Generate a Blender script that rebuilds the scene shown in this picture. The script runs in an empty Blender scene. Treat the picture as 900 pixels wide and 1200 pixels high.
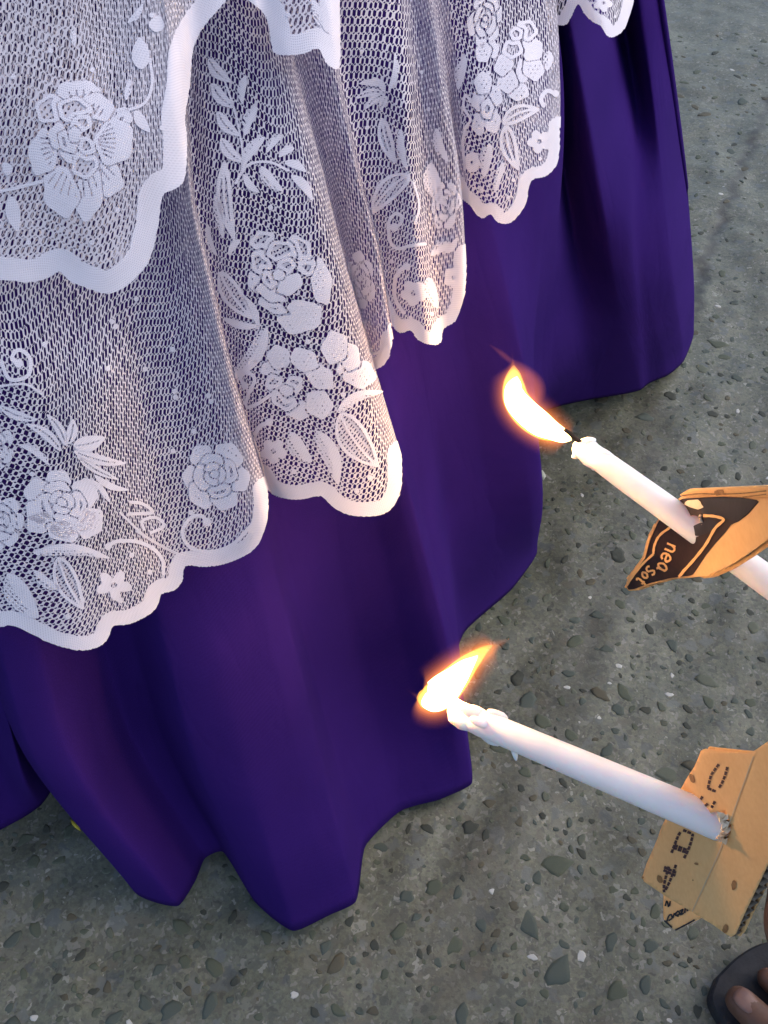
import bpy, bmesh, math, random
import numpy as np
from mathutils import Vector, Matrix

random.seed(7); rng = np.random.default_rng(7)
S = bpy.context.scene
COL = S.collection
R = math.radians

# ------------------------------------------------------------------ camera
CAM_H, PITCH, F = 0.80, R(50), 1100.0          # F in pixels of a 900 x 1200 frame
cam_d = bpy.data.cameras.new('camera'); cam = bpy.data.objects.new('camera', cam_d); COL.objects.link(cam)
cam.location = (0, 0, CAM_H); cam.rotation_euler = (R(90) - PITCH, 0, 0)
cam_d.sensor_fit = 'VERTICAL'; cam_d.sensor_height = 24; cam_d.lens = 24 * F / 1200
cam_d.clip_start = 0.01; cam_d.clip_end = 500
S.camera = cam

# ------------------------------------------------------------------ light
SUN_EL, SUN_AZ = R(48), R(84)
w = bpy.data.worlds.new('World'); S.world = w; w.use_nodes = True
nt = w.node_tree; nt.nodes.clear()
sky = nt.nodes.new('ShaderNodeTexSky'); sky.sky_type = 'NISHITA'; sky.sun_disc = False
sky.sun_elevation = SUN_EL; sky.sun_rotation = SUN_AZ; sky.air_density = 1.0; sky.dust_density = 2.0
bg = nt.nodes.new('ShaderNodeBackground'); bg.inputs[1].default_value = 0.15
wo = nt.nodes.new('ShaderNodeOutputWorld')
nt.links.new(sky.outputs[0], bg.inputs[0]); nt.links.new(bg.outputs[0], wo.inputs[0])
sd = bpy.data.lights.new('sun', 'SUN'); sun = bpy.data.objects.new('sun', sd); COL.objects.link(sun)
sd.energy = 0.6; sd.angle = R(75); sd.color = (1, 0.96, 0.9)
sdir = Vector((math.sin(SUN_AZ) * math.cos(SUN_EL), math.cos(SUN_AZ) * math.cos(SUN_EL), math.sin(SUN_EL)))
sun.rotation_euler = (-sdir).to_track_quat('-Z', 'Y').to_euler(); sun.location = (-3, -2, 4)
S.view_settings.view_transform = 'Standard'; S.view_settings.look = 'None'
S.view_settings.exposure = 0.86; S.view_settings.gamma = 1
S.cycles.sample_clamp_indirect = 3.0
FLAME_POWER = 1.5

# ------------------------------------------------------------------ helpers
def ray(px, py):
    X = (px - 450) / F; Y = (600 - py) / F
    return np.array([X, math.cos(PITCH) + Y * math.sin(PITCH), -math.sin(PITCH) + Y * math.cos(PITCH)])
def P(px, py, d):
    return np.array([0, 0, CAM_H]) + ray(px, py) * d
def on_z(px, py, z):
    r = ray(px, py); return P(px, py, (z - CAM_H) / r[2])
def project(A):
    x = A[..., 0]; y = A[..., 1]; z = A[..., 2] - CAM_H
    d = y * math.cos(PITCH) - z * math.sin(PITCH); v = y * math.sin(PITCH) + z * math.cos(PITCH)
    d = np.maximum(d, 0.05)
    return 450 + F * x / d, 600 - F * v / d, d

def mesh_obj(name, verts, faces, mat=None, parent=None, uv=None, smooth=True):
    me = bpy.data.meshes.new(name)
    verts = np.asarray(verts, dtype=np.float64)
    if isinstance(faces, np.ndarray):
        n, k = faces.shape
        me.vertices.add(len(verts)); me.vertices.foreach_set('co', verts.ravel())
        me.loops.add(n * k); me.loops.foreach_set('vertex_index', faces.ravel().astype(np.int32))
        me.polygons.add(n); me.polygons.foreach_set('loop_start', np.arange(0, n * k, k, dtype=np.int32))
        me.update(calc_edges=True)
    else:
        me.from_pydata([tuple(v) for v in verts], [], faces)
    me.validate()
    if uv is not None:
        l = me.uv_layers.new(name='UVMap')
        idx = np.empty(len(me.loops), dtype=np.int32); me.loops.foreach_get('vertex_index', idx)
        l.data.foreach_set('uv', np.asarray(uv)[idx].ravel())
    if smooth: me.polygons.foreach_set('use_smooth', np.ones(len(me.polygons), dtype=bool))
    me.update()
    if mat: me.materials.append(mat)
    o = bpy.data.objects.new(name, me); COL.objects.link(o)
    if parent: o.parent = parent
    return o
def empty(name, loc, label, cat, group=None):
    o = bpy.data.objects.new(name, None); COL.objects.link(o); o.empty_display_size = 0.02
    o.location = loc; o['label'] = label; o['category'] = cat
    if group: o['group'] = group
    return o
def attach(o, parent):                         # keeps world coordinates of the mesh under an Empty that is moved, not turned
    o.parent = parent; o.matrix_parent_inverse = Matrix.Translation(-Vector(parent.location)); return o

def new_mat(name):
    m = bpy.data.materials.new(name); m.use_nodes = True; t = m.node_tree
    b = t.nodes['Principled BSDF']; return m, t, b
def N(t, kind, **kw):
    n = t.nodes.new(kind)
    for k, v in kw.items():
        if k in n.inputs: n.inputs[k].default_value = v
        else: setattr(n, k, v)
    return n
def ramp(t, fac, stops):
    n = t.nodes.new('ShaderNodeValToRGB'); e = n.color_ramp.elements
    e[0].position, e[0].color = stops[0][0], (*stops[0][1], 1); e[1].position, e[1].color = stops[-1][0], (*stops[-1][1], 1)
    for p_, c_ in stops[1:-1]:
        x = e.new(p_); x.color = (*c_, 1)
    t.links.new(fac, n.inputs[0]); return n
def noisy_mat(name, c1, c2, scale, rough=0.7, bump=0.2, bscale=None, dist=0.001, detail=6, spec=0.3):
    m, t, b = new_mat(name)
    tc = N(t, 'ShaderNodeTexCoord'); n1 = N(t, 'ShaderNodeTexNoise', Scale=scale, Detail=detail, Roughness=0.6)
    t.links.new(tc.outputs['Object'], n1.inputs['Vector'])
    r = ramp(t, n1.outputs['Fac'], [(0.3, c1), (0.7, c2)]); t.links.new(r.outputs[0], b.inputs['Base Color'])
    n2 = N(t, 'ShaderNodeTexNoise', Scale=bscale or scale * 4, Detail=5); t.links.new(tc.outputs['Object'], n2.inputs['Vector'])
    bp = N(t, 'ShaderNodeBump', Strength=bump, Distance=dist); t.links.new(n2.outputs['Fac'], bp.inputs['Height'])
    t.links.new(bp.outputs[0], b.inputs['Normal'])
    b.inputs['Roughness'].default_value = rough; b.inputs['Specular IOR Level'].default_value = spec
    return m

# ------------------------------------------------------------------ materials
def purple_mat():
    m, t, b = new_mat('purple_cloth')
    uv = N(t, 'ShaderNodeUVMap'); 
    n1 = N(t, 'ShaderNodeTexNoise', Scale=9.0, Detail=4); t.links.new(uv.outputs[0], n1.inputs['Vector'])
    n3 = N(t, 'ShaderNodeTexNoise', Scale=1500.0, Detail=2); t.links.new(uv.outputs[0], n3.inputs['Vector'])
    mx = N(t, 'ShaderNodeMix', data_type='FLOAT'); mx.inputs[0].default_value = 0.6
    t.links.new(n1.outputs['Fac'], mx.inputs[2]); t.links.new(n3.outputs['Fac'], mx.inputs[3])
    r = ramp(t, mx.outputs[0], [(0.30, (0.0175, 0.0062, 0.084)), (0.70, (0.042, 0.0130, 0.156))])
    t.links.new(r.outputs[0], b.inputs['Base Color'])
    wa = N(t, 'ShaderNodeTexWave', Scale=420.0, bands_direction='X'); wb = N(t, 'ShaderNodeTexWave', Scale=420.0, bands_direction='Y')
    t.links.new(uv.outputs[0], wa.inputs['Vector']); t.links.new(uv.outputs[0], wb.inputs['Vector'])
    ad = N(t, 'ShaderNodeMath', operation='ADD'); t.links.new(wa.outputs['Fac'], ad.inputs[0]); t.links.new(wb.outputs['Fac'], ad.inputs[1])
    n2 = N(t, 'ShaderNodeTexNoise', Scale=26.0, Detail=4, Distortion=0.6); t.links.new(uv.outputs[0], n2.inputs['Vector'])
    mpc = N(t, 'ShaderNodeMapping'); mpc.inputs['Scale'].default_value = (16, 5, 1); mpc.inputs['Rotation'].default_value = (0, 0, .25); t.links.new(uv.outputs[0], mpc.inputs[0])
    nc = N(t, 'ShaderNodeTexNoise', Scale=1.0, Detail=3, Distortion=.8); t.links.new(mpc.outputs[0], nc.inputs['Vector'])
    sb = N(t, 'ShaderNodeMath', operation='SUBTRACT'); sb.inputs[1].default_value = .5; t.links.new(nc.outputs['Fac'], sb.inputs[0]); ab = N(t, 'ShaderNodeMath', operation='ABSOLUTE'); t.links.new(sb.outputs[0], ab.inputs[0])
    cr = N(t, 'ShaderNodeMapRange'); cr.inputs[1].default_value = 0; cr.inputs[2].default_value = .07; t.links.new(ab.outputs[0], cr.inputs[0])
    b0 = N(t, 'ShaderNodeBump', Strength=0.10, Distance=0.003); t.links.new(cr.outputs[0], b0.inputs['Height'])
    b1 = N(t, 'ShaderNodeBump', Strength=0.5, Distance=0.0005); t.links.new(b0.outputs[0], b1.inputs['Normal']); t.links.new(ad.outputs[0], b1.inputs['Height'])
    b2 = N(t, 'ShaderNodeBump', Strength=0.25, Distance=0.004); t.links.new(n2.outputs['Fac'], b2.inputs['Height'])
    t.links.new(b1.outputs[0], b2.inputs['Normal']); t.links.new(b2.outputs[0], b.inputs['Normal'])
    b.inputs['Roughness'].default_value = 0.9; b.inputs['Specular IOR Level'].default_value = 0.05
    return m
def lace_mat(name, col, trans, freq):
    m, t, b = new_mat(name)
    uv = N(t, 'ShaderNodeUVMap')
    n1 = N(t, 'ShaderNodeTexNoise', Scale=40.0, Detail=4); t.links.new(uv.outputs[0], n1.inputs['Vector'])
    r = ramp(t, n1.outputs['Fac'], [(0.3, tuple(c * 0.9 for c in col)), (0.7, col)])
    wa = N(t, 'ShaderNodeTexWave', Scale=freq, bands_direction='X'); wb = N(t, 'ShaderNodeTexWave', Scale=freq * 0.8, bands_direction='Y')
    t.links.new(uv.outputs[0], wa.inputs['Vector']); t.links.new(uv.outputs[0], wb.inputs['Vector'])
    mu = N(t, 'ShaderNodeMath', operation='MULTIPLY'); t.links.new(wa.outputs['Fac'], mu.inputs[0]); t.links.new(wb.outputs['Fac'], mu.inputs[1])
    dk = ramp(t, mu.outputs[0], [(0.0, (1, 1, 1)), (0.55, (0.97, 0.97, 0.97)), (1.0, (0.55, 0.52, 0.60))])
    mm = N(t, 'ShaderNodeMix', data_type='RGBA', blend_type='MULTIPLY'); mm.inputs[0].default_value = 1.0
    t.links.new(r.outputs[0], mm.inputs[6]); t.links.new(dk.outputs[0], mm.inputs[7])
    bp = N(t, 'ShaderNodeBump', Strength=0.4, Distance=-0.0004); t.links.new(mu.outputs[0], bp.inputs['Height'])
    d = N(t, 'ShaderNodeBsdfDiffuse'); tr = N(t, 'ShaderNodeBsdfTranslucent'); mix = N(t, 'ShaderNodeMixShader'); mix.inputs[0].default_value = trans
    t.links.new(mm.outputs[2], d.inputs[0]); t.links.new(mm.outputs[2], tr.inputs[0])
    t.links.new(bp.outputs[0], d.inputs['Normal'])
    t.links.new(d.outputs[0], mix.inputs[1]); t.links.new(tr.outputs[0], mix.inputs[2])
    t.links.new(mix.outputs[0], t.nodes['Material Output'].inputs[0]); t.nodes.remove(b)
    return m
M_PURPLE = purple_mat()
M_LACE = lace_mat('white_lace_knit', (0.86, 0.80, 0.86), 0.15, 330.0)
M_NET = lace_mat('white_lace_net', (0.83, 0.765, 0.825), 0.22, 700.0)

# ------------------------------------------------------------------ the skirt: a gown hem hanging as a wide cone, with folds
CX, CY, R0, KZ = -0.30, 0.95, 0.70, 0.35
def cone_hit(px, py, h):
    d = ray(px, py); ox, oy = -CX, -CY; rr = R0 + h - KZ * CAM_H
    a = d[0] ** 2 + d[1] ** 2 - (KZ * d[2]) ** 2
    b = 2 * (ox * d[0] + oy * d[1] + rr * KZ * d[2]); c = ox * ox + oy * oy - rr * rr
    q = b * b - 4 * a * c
    t = -b / (2 * a) if q < 0 else (-b - math.sqrt(q)) / (2 * a)
    p = np.array([0, 0, CAM_H]) + d * t
    return math.atan2(p[1] - CY, p[0] - CX), p[2], math.hypot(p[0] - CX, p[1] - CY) - (R0 - KZ * p[2])
def hem_ctrl(px, py, z):
    p = on_z(px, py, z)
    return math.atan2(p[1] - CY, p[0] - CX), z, math.hypot(p[0] - CX, p[1] - CY) - (R0 - KZ * z)
def pchip(x, y, q):
    x = np.asarray(x, float); y = np.asarray(y, float); q = np.asarray(q, float)
    n = len(x); h = np.diff(x); dl = np.diff(y) / h
    if n == 2: return y[0] + dl[0] * (q - x[0])
    m = np.zeros(n); m[0] = dl[0]; m[-1] = dl[-1]
    for i in range(1, n - 1):
        m[i] = 0 if dl[i - 1] * dl[i] <= 0 else 2 * dl[i - 1] * dl[i] / (dl[i - 1] + dl[i])
    k = np.clip(np.searchsorted(x, q) - 1, 0, n - 2); s = (q - x[k]) / h[k]; sc = np.clip(s, 0, 1)
    r = (y[k] * (2 * sc ** 3 - 3 * sc ** 2 + 1) + h[k] * m[k] * (sc ** 3 - 2 * sc ** 2 + sc)
         + y[k + 1] * (3 * sc ** 2 - 2 * sc ** 3) + h[k] * m[k + 1] * (sc ** 3 - sc ** 2))
    r = np.where(q < x[0], y[0] + m[0] * (q - x[0]), r); r = np.where(q > x[-1], y[-1] + m[-1] * (q - x[-1]), r)
    return r
def drape(cols, ztop, tl, ulen, u_step=None, n_u=None, tension=1.0):
    """cols: lists of (theta, z, h) from hem to top. Gives XYZ[u, t], the column position of every u, u and v in metres."""
    rows = []
    for c in cols:
        c = sorted(c, key=lambda q: q[1]); z = [q[1] for q in c]
        zz = z[0] + tl * (ztop - z[0])
        th = pchip(z, [q[0] for q in c], zz); h = pchip(z, [q[2] for q in c], zz)
        r = R0 - KZ * zz + h
        rows.append(np.stack([CX + r * np.cos(th), CY + r * np.sin(th), zz], -1))
    A = np.array(rows)                                   # [col, t, 3]
    i0 = int(np.argmin(np.abs(tl)))
    ch = np.linalg.norm(np.diff(A[:, i0], axis=0), axis=1); ch = np.maximum(ch, 0.004)
    kn = np.concatenate([[0], np.cumsum(ch ** 0.75)])
    n = len(kn); tan = np.zeros_like(A)
    for i in range(n):
        a, b = max(i - 1, 0), min(i + 1, n - 1); tan[i] = tension * (A[b] - A[a]) / (kn[b] - kn[a])
    # sample finely, then resample to equal hem arc length
    kq = np.linspace(0, kn[-1], 9000)
    def ev(kq, AA, TT):
        k = np.clip(np.searchsorted(kn, kq) - 1, 0, n - 2); h = (kn[k + 1] - kn[k]); s = (kq - kn[k]) / h
        sh = (-1,) + (1,) * (AA.ndim - 1); s = s.reshape(sh); h = h.reshape(sh)
        return (AA[k] * (2 * s ** 3 - 3 * s ** 2 + 1) + h * TT[k] * (s ** 3 - 2 * s ** 2 + s)
                + AA[k + 1] * (3 * s ** 2 - 2 * s ** 3) + h * TT[k + 1] * (s ** 3 - s ** 2))
    hemc = ev(kq, A[:, i0], tan[:, i0]); im = int(i0 + .45 * (A.shape[1] - i0)); midc = ev(kq, A[:, im], tan[:, im]); L = np.concatenate([[0], np.cumsum(.45 * np.linalg.norm(np.diff(hemc, axis=0), axis=1) + .55 * np.linalg.norm(np.diff(midc, axis=0), axis=1))])
    nu = n_u or int(L[-1] / u_step); uq = np.linspace(0, L[-1], nu); kk = np.interp(uq, L, kq)
    G = ev(kk, A, tan); cp = np.interp(kk, kn, np.arange(n))
    seg = np.linalg.norm(np.diff(G, axis=1), axis=2); V = np.concatenate([np.zeros((nu, 1)), np.cumsum(seg, axis=1)], 1); V -= V[:, i0:i0 + 1]
    return G, cp, uq, V

def polar(th, rad, z): return (R(th), z, rad - (R0 - KZ * z))
SK_TOP = 0.86
def sk(hem, *mid, top=-0.035, dth=0.0):
    c = [hem if len(hem) == 3 and abs(hem[0]) < 7 else hem_ctrl(*hem)]
    c += [cone_hit(*m) for m in mid]
    c.append((c[-1][0] + R(dth), 0.50, top * 0.8)) if c[-1][1] < 0.42 else None
    c.append((c[-1][0] + R(dth) * 0.5, SK_TOP, top)); return c
skirt_cols = [
    sk(polar(-128, 0.64, .02)), sk(polar(-121, 0.71, .02)), sk(polar(-114, 0.66, .02)), sk(polar(-108, 0.60, .02)),
    sk((-110, 985, .02)), sk((-40, 990, .02)), sk((20, 957, .02)), sk((51, 934, .02), (20, 880, -0.02)),
    sk((92, 880, .02), (-10, 790, -0.03)),
    sk((122, 985, .02), (10, 838, 0.005)),
    sk((160, 1046, .02), (22, 838, 0.022)), sk((208, 1063, .02), (66, 838, 0.022)), sk((229, 1036, .02), (104, 838, -0.012)),
    sk((241, 1010, .02), (140, 830, -0.040)), sk((262, 1003, .02), (178, 835, -0.028)),
    sk((300, 1062, .02), (212, 830, 0.014)), sk((345, 1097, .02), (262, 800, 0.024)), sk((392, 1075, .02), (318, 760, 0.022)),
    sk((418, 1058, .02), (347, 770, 0.016)), sk((428, 990, .02), (366, 780, -0.016)), sk((468, 951, .02), (420, 770, -0.034)),
    sk((512, 937, .02), (474, 760, -0.018)), sk((540, 923, .02), (508, 742, 0.008)), sk((551, 914, .02), (525, 752, 0.012)),
    sk((548, 880, .02), (528, 740, -0.01)),
    sk((530, 800, .03), (532, 690, -0.045)), sk((545, 742, .03), (530, 610, -0.045)), sk((600, 690, .03), (570, 560, -0.035)),
    sk((624, 660, .03), (616, 540, -0.016)), sk((630, 648, .03), (631, 520, -0.012)), sk((629, 625, .03), (629, 490, -0.035)),
    sk((618, 520, .03), (622, 420, -0.085)), sk((640, 483, .03), (640, 380, -0.09)), sk((690, 468, .025), (676, 330, -0.085), (650, 100, -.07)), sk((745, 457, .02), (715, 300, -0.045), (684, 80, -.03)),
    sk((783, 440, .02), (752, 270, -0.022), (722, 20, -.035), top=-.02), sk((803, 422, .02), (782, 262, -0.004), (748, 20, -.012), top=-.01), sk((814, 385, .02), (803, 220, -0.004), (775, 10, -.004), top=-.004),
    sk(polar(7, 0.68, .02), (790, 140, -0.015), (768, -20, -.015), top=-.02), sk(polar(13, 0.64, .02)), sk(polar(20, 0.62, .02)), sk(polar(28, 0.70, .02)),
]
th = 37
k_ = 0
while th < 360 - 128 - 6:
    skirt_cols.append(sk(polar(th, (0.63, 0.70, 0.71, 0.64)[k_ % 4], .02))); th += 7; k_ += 1
base = skirt_cols[0]; skirt_cols.append([(q[0] + 2 * math.pi, q[1], q[2]) for q in base])
tl_s = np.linspace(0, 1, 110)
SG, scp, su, SV = drape(skirt_cols, SK_TOP, tl_s, None, n_u=2800, tension=0.6)
def grid_faces(nu, nv):
    i = np.arange(nu - 1)[:, None]; j = np.arange(nv - 1)[None]
    a = (i * nv + j).ravel(); return np.stack([a, a + nv, a + nv + 1, a + 1], 1)
skirt = empty('purple_skirt', (CX, CY, 0), 'long purple cloth skirt under white floral lace, its folded hem just off the concrete', 'skirt')
# slight random puckers so that the cloth is not ruled
nz = np.zeros(SG.shape[:2])
for q in range(26):
    fu, fv, ph = rng.uniform(8, 60), rng.uniform(3, 16), rng.uniform(0, 6.28)
    nz += np.sin(su[:, None] * fu + SV * fv * rng.choice([-1, 1]) + ph) * 0.0009 * (14 / (fu * 0.5 + 8))
rad = SG[..., :2] - np.array([CX, CY]); rad /= np.linalg.norm(rad, axis=2, keepdims=True)
SG[..., :2] += rad * nz[..., None]
cl = mesh_obj('skirt_cloth', SG.reshape(-1, 3), grid_faces(*SG.shape[:2]), M_PURPLE, None,
              uv=np.stack([np.broadcast_to(su[:, None], SV.shape), SV], -1).reshape(-1, 2))
attach(cl, skirt)
sol = cl.modifiers.new('thick', 'SOLIDIFY'); sol.thickness = 0.0012; sol.offset = -1
# turned-up hem band, slightly proud of the cloth
hb = SG[:, :3].copy(); 

# outermost radius by angle and height, used to keep the lace outside what it covers
NT, NZ = 720, 90
def outer_table(G):
    T = np.full((NT, NZ), -1.0)
    th = np.arctan2(G[..., 1] - CY, G[..., 0] - CX); r = np.hypot(G[..., 0] - CX, G[..., 1] - CY)
    a = ((th + math.pi) / (2 * math.pi) * NT).astype(int) % NT; b = np.clip((G[..., 2] / 0.9 * NZ).astype(int), 0, NZ - 1)
    np.maximum.at(T, (a, b), r)
    for _ in range(4):
        m = T < 0; U = np.maximum.reduce([np.roll(T, 1, 0), np.roll(T, -1, 0), np.vstack([T[:, 1:].T, T[:, -1:].T]).T, np.vstack([T[:, :1].T, T[:, :-1].T]).T]); T = np.where(m, U, T)
    for _ in range(3): T = (np.roll(T, 1, 0) + 2 * T + np.roll(T, -1, 0)) / 4
    return T
def push_out(G, T, gap):
    th = np.arctan2(G[..., 1] - CY, G[..., 0] - CX); r = np.hypot(G[..., 0] - CX, G[..., 1] - CY)
    fa = (th + math.pi) / (2 * math.pi) * NT - 0.5; fb = np.clip(G[..., 2] / 0.9 * NZ - 0.5, 0, NZ - 1.001)
    a = np.floor(fa).astype(int); b = fb.astype(int); da = fa - a; db = fb - b
    g = lambda i, j: T[i % NT, np.minimum(j, NZ - 1)]
    t = (g(a, b) * (1 - da) + g(a + 1, b) * da) * (1 - db) + (g(a, b + 1) * (1 - da) + g(a + 1, b + 1) * da) * db + gap
    s = r - t; k = 0.006
    r2 = np.where(t > gap, t + np.where(s > k, s, k * np.exp(np.clip((s - k) / k, -30, 0))), r)
    G[..., 0] = CX + (G[..., 0] - CX) * r2 / r; G[..., 1] = CY + (G[..., 1] - CY) * r2 / r
    return G

# ------------------------------------------------------------------ lace: signed-distance motifs laid on the draped surface
def sd_poly(px, py, pts, closed=False):
    """distance to a polyline"""
    d = np.full(px.shape, 1e9); pts = np.asarray(pts, float)
    q = list(zip(pts[:-1], pts[1:])) + ([(pts[-1], pts[0])] if closed else [])
    for a, b in q:
        e = b - a; L = max(e @ e, 1e-9); s = np.clip(((px - a[0]) * e[0] + (py - a[1]) * e[1]) / L, 0, 1)
        d = np.minimum(d, np.hypot(px - a[0] - s * e[0], py - a[1] - s * e[1]))
    return d
def inside(px, py, pts):
    c = np.zeros(px.shape, bool); pts = np.asarray(pts, float)
    for a, b in zip(pts, np.roll(pts, -1, 0)):
        if a[1] == b[1]: continue
        c ^= ((a[1] > py) != (b[1] > py)) & (px < (b[0] - a[0]) * (py - a[1]) / (b[1] - a[1]) + a[0])
    return c
def curve(pts, n=10):
    pts = np.asarray(pts, float)
    if len(pts) < 3: return pts
    out = []; Q = np.vstack([2 * pts[0] - pts[1], pts, 2 * pts[-1] - pts[-2]])
    for i in range(1, len(Q) - 2):
        for s in np.linspace(0, 1, n, endpoint=False):
            out.append(0.5 * (2 * Q[i] + (Q[i + 1] - Q[i - 1]) * s + (2 * Q[i - 1] - 5 * Q[i] + 4 * Q[i + 1] - Q[i + 2]) * s * s + (3 * Q[i] - Q[i - 1] - 3 * Q[i + 1] + Q[i + 2]) * s ** 3))
    out.append(pts[-1]); return np.array(out)
def ell(px, py, c, a, b, rot, wob=0.0, ph=0.0):
    x = px - c[0]; y = py - c[1]; cr, sr = math.cos(rot), math.sin(rot)
    X = (x * cr + y * sr) / a; Y = (-x * sr + y * cr) / b; rr = np.hypot(X, Y)
    if wob: rr = rr * (1 + wob * np.sin(5 * np.arctan2(Y, X) + ph))
    return (1 - rr) * min(a, b)
def dots(px, py, s=5.4, r=1.15):
    ix = np.round(py / (s * 0.8)); x = px + (ix % 2) * s / 2
    return np.hypot(x - np.round(x / s) * s, py - ix * s * 0.8) - r
def petals(px, py, lst, gap):
    """lst: (sdf, style). Earlier petals lie on top; dark gaps are left between petals."""
    out = np.full(px.shape, -1e3); cover = np.full(px.shape, -1e3); fill = np.full(px.shape, -1e3)
    for s, style in lst:
        vis = np.minimum(s, -cover - gap)
        if style == 'none': vis = np.full(px.shape, -1e3)
        if style == 'rim': vis = np.where(vis > 0, np.minimum(vis, 4.0 - vis), vis)
        elif style == 'dots': vis = np.minimum(vis, np.where(vis > 3, dots(px, py), 9))
        out = np.maximum(out, vis); cover = np.maximum(cover, s); fill = np.maximum(fill, s)
    return out, fill
def rose(c, rx, ry, rot=0.0, seed=0, gap=1.6):
    def f(px, py):
        r = random.Random(seed); cr, sr = math.cos(rot), math.sin(rot)
        x = px - c[0]; y = py - c[1]; X = (x * cr + y * sr) * 40 / rx; Y = (-x * sr + y * cr) * 40 / ry
        L = [(ell(X, Y, (0, -2), 5, 4, 0.3), 'solid')]
        o = r.uniform(0, 6)
        for i in range(3):
            a = o + i * 2.09; L.append((ell(X, Y, (7 * math.cos(a), 7 * math.sin(a) - 2), 8.5, 5.5, a + 1.57), 'rim'))
        o = r.uniform(0, 6)
        for i in range(4):
            a = o + i * 1.57 + r.uniform(-.2, .2); L.append((ell(X, Y, (15 * math.cos(a), 14 * math.sin(a)), 14, 10.5, a + 1.57, 0.04, i), r.choice(['rim', 'solid', 'rim'])))
        o = r.uniform(0, 6)
        for i in range(6):
            a = o + i * 1.047 + r.uniform(-.2, .2); sz = r.uniform(.85, 1.15)
            L.append((ell(X, Y, (27 * math.cos(a), 26 * math.sin(a)), 15 * sz, 13 * sz, a + 1.57, 0.06, i), r.choice(['dots', 'solid', 'rim', 'solid'])))
        k = min(rx, ry) / 40; a_, b_ = petals(X, Y, L, gap / k); return a_ * k, b_ * k
    return f, (c[0] - 1.3 * max(rx, ry), c[1] - 1.3 * max(rx, ry), c[0] + 1.3 * max(rx, ry), c[1] + 1.3 * max(rx, ry))
def blob_flower(ps, gap=1.7):
    """hand-placed petals: (x, y, a, b, rot degrees, style)"""
    mx_, my_ = sum(p[0] for p in ps) / len(ps), sum(p[1] for p in ps) / len(ps)
    def f(px, py):
        L = []
        for p in ps:
            s = ell(px, py, (p[0], p[1]), p[2] * 1.0, p[3] * 1.0, R(p[4]), 0.07, p[0]); st = p[5]
            if st == 'ray':                       # slits fanning out from the heart of the flower
                a = np.arctan2(py - my_, px - mx_); d = np.hypot(px - mx_, py - my_); k = np.abs(((a * 7) % 1) - .5) * d / 7
                s2 = np.minimum(s, np.where((s > 4) & (d < math.hypot(p[0] - mx_, p[1] - my_) + 3), k - 1.1, 9)); L.append((s2, 'solid')); L.append((s, 'none'))
            else: L.append((s, st))
        return petals(px, py, L, gap)
    xs = [p[0] for p in ps]; ys = [p[1] for p in ps]; m = max(max(p[2], p[3]) for p in ps) * 1.3
    return f, (min(xs) - m, min(ys) - m, max(xs) + m, max(ys) + m)
def leaf(a, b, wd, bend=0.0, style='vein'):
    a = np.array(a, float); b = np.array(b, float); L = np.linalg.norm(b - a); e = (b - a) / L; nrm = np.array([-e[1], e[0]])
    def f(px, py):
        s = ((px - a[0]) * e[0] + (py - a[1]) * e[1]) / L; q = (px - a[0]) * nrm[0] + (py - a[1]) * nrm[1]
        sc = np.clip(s, 0, 1); q = q - bend * L * np.sin(math.pi * sc)
        half = wd * 0.5 * np.sin(math.pi * sc ** 0.8) ** 0.75
        sd = np.minimum(half - np.abs(q), np.minimum(s, 1 - s) * L)
        fill = sd
        if style == 'vein': sd = np.minimum(sd, np.where((s < 0.82) & (s > .08), np.abs(q) - 0.9, 9))
        elif style == 'rim': sd = np.where(sd > 0, np.minimum(sd, np.maximum(4.2 - sd, 1.5 - np.abs(q))), sd)
        elif style == 'half': sd = np.minimum(sd, np.where((s < .8) & (q > 0), np.maximum(dots(px, py, 4.2, 1.3), -9), 9))
        return sd, fill
    m = wd + abs(bend) * L
    return f, (min(a[0], b[0]) - m, min(a[1], b[1]) - m, max(a[0], b[0]) + m, max(a[1], b[1]) + m)
def stroke(pts, wd, ball=0):
    C = curve(pts)
    def f(px, py):
        d = wd / 2 - sd_poly(px, py, C)
        if ball: d = np.maximum(d, ball - np.hypot(px - C[0][0], py - C[0][1]))
        return d, d
    m = wd + ball + 2
    return f, (C[:, 0].min() - m, C[:, 1].min() - m, C[:, 0].max() + m, C[:, 1].max() + m)
def daisy(c, r, sq=1.0, rot=0.0):
    def f(px, py):
        L = []
        for i in range(5):
            a = rot + i * 1.2566; L.append(ell(px, py, (c[0] + r * .58 * math.cos(a), c[1] + r * .58 * math.sin(a) * sq), r * .46, r * .40 * sq, a))
        s = np.maximum.reduce(L); s = np.maximum(s, r * .5 - np.hypot(px - c[0], (py - c[1]) / sq))
        fill = s; return np.minimum(s, np.hypot(px - c[0], (py - c[1]) / sq) - r * .2), fill
    return f, (c[0] - 1.3 * r, c[1] - 1.3 * r, c[0] + 1.3 * r, c[1] + 1.3 * r)
def dot(c, r=3.2):
    def f(px, py): d = r - np.hypot(px - c[0], py - c[1]); return d, d
    return f, (c[0] - r - 2, c[1] - r - 2, c[0] + r + 2, c[1] + r + 2)

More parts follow.
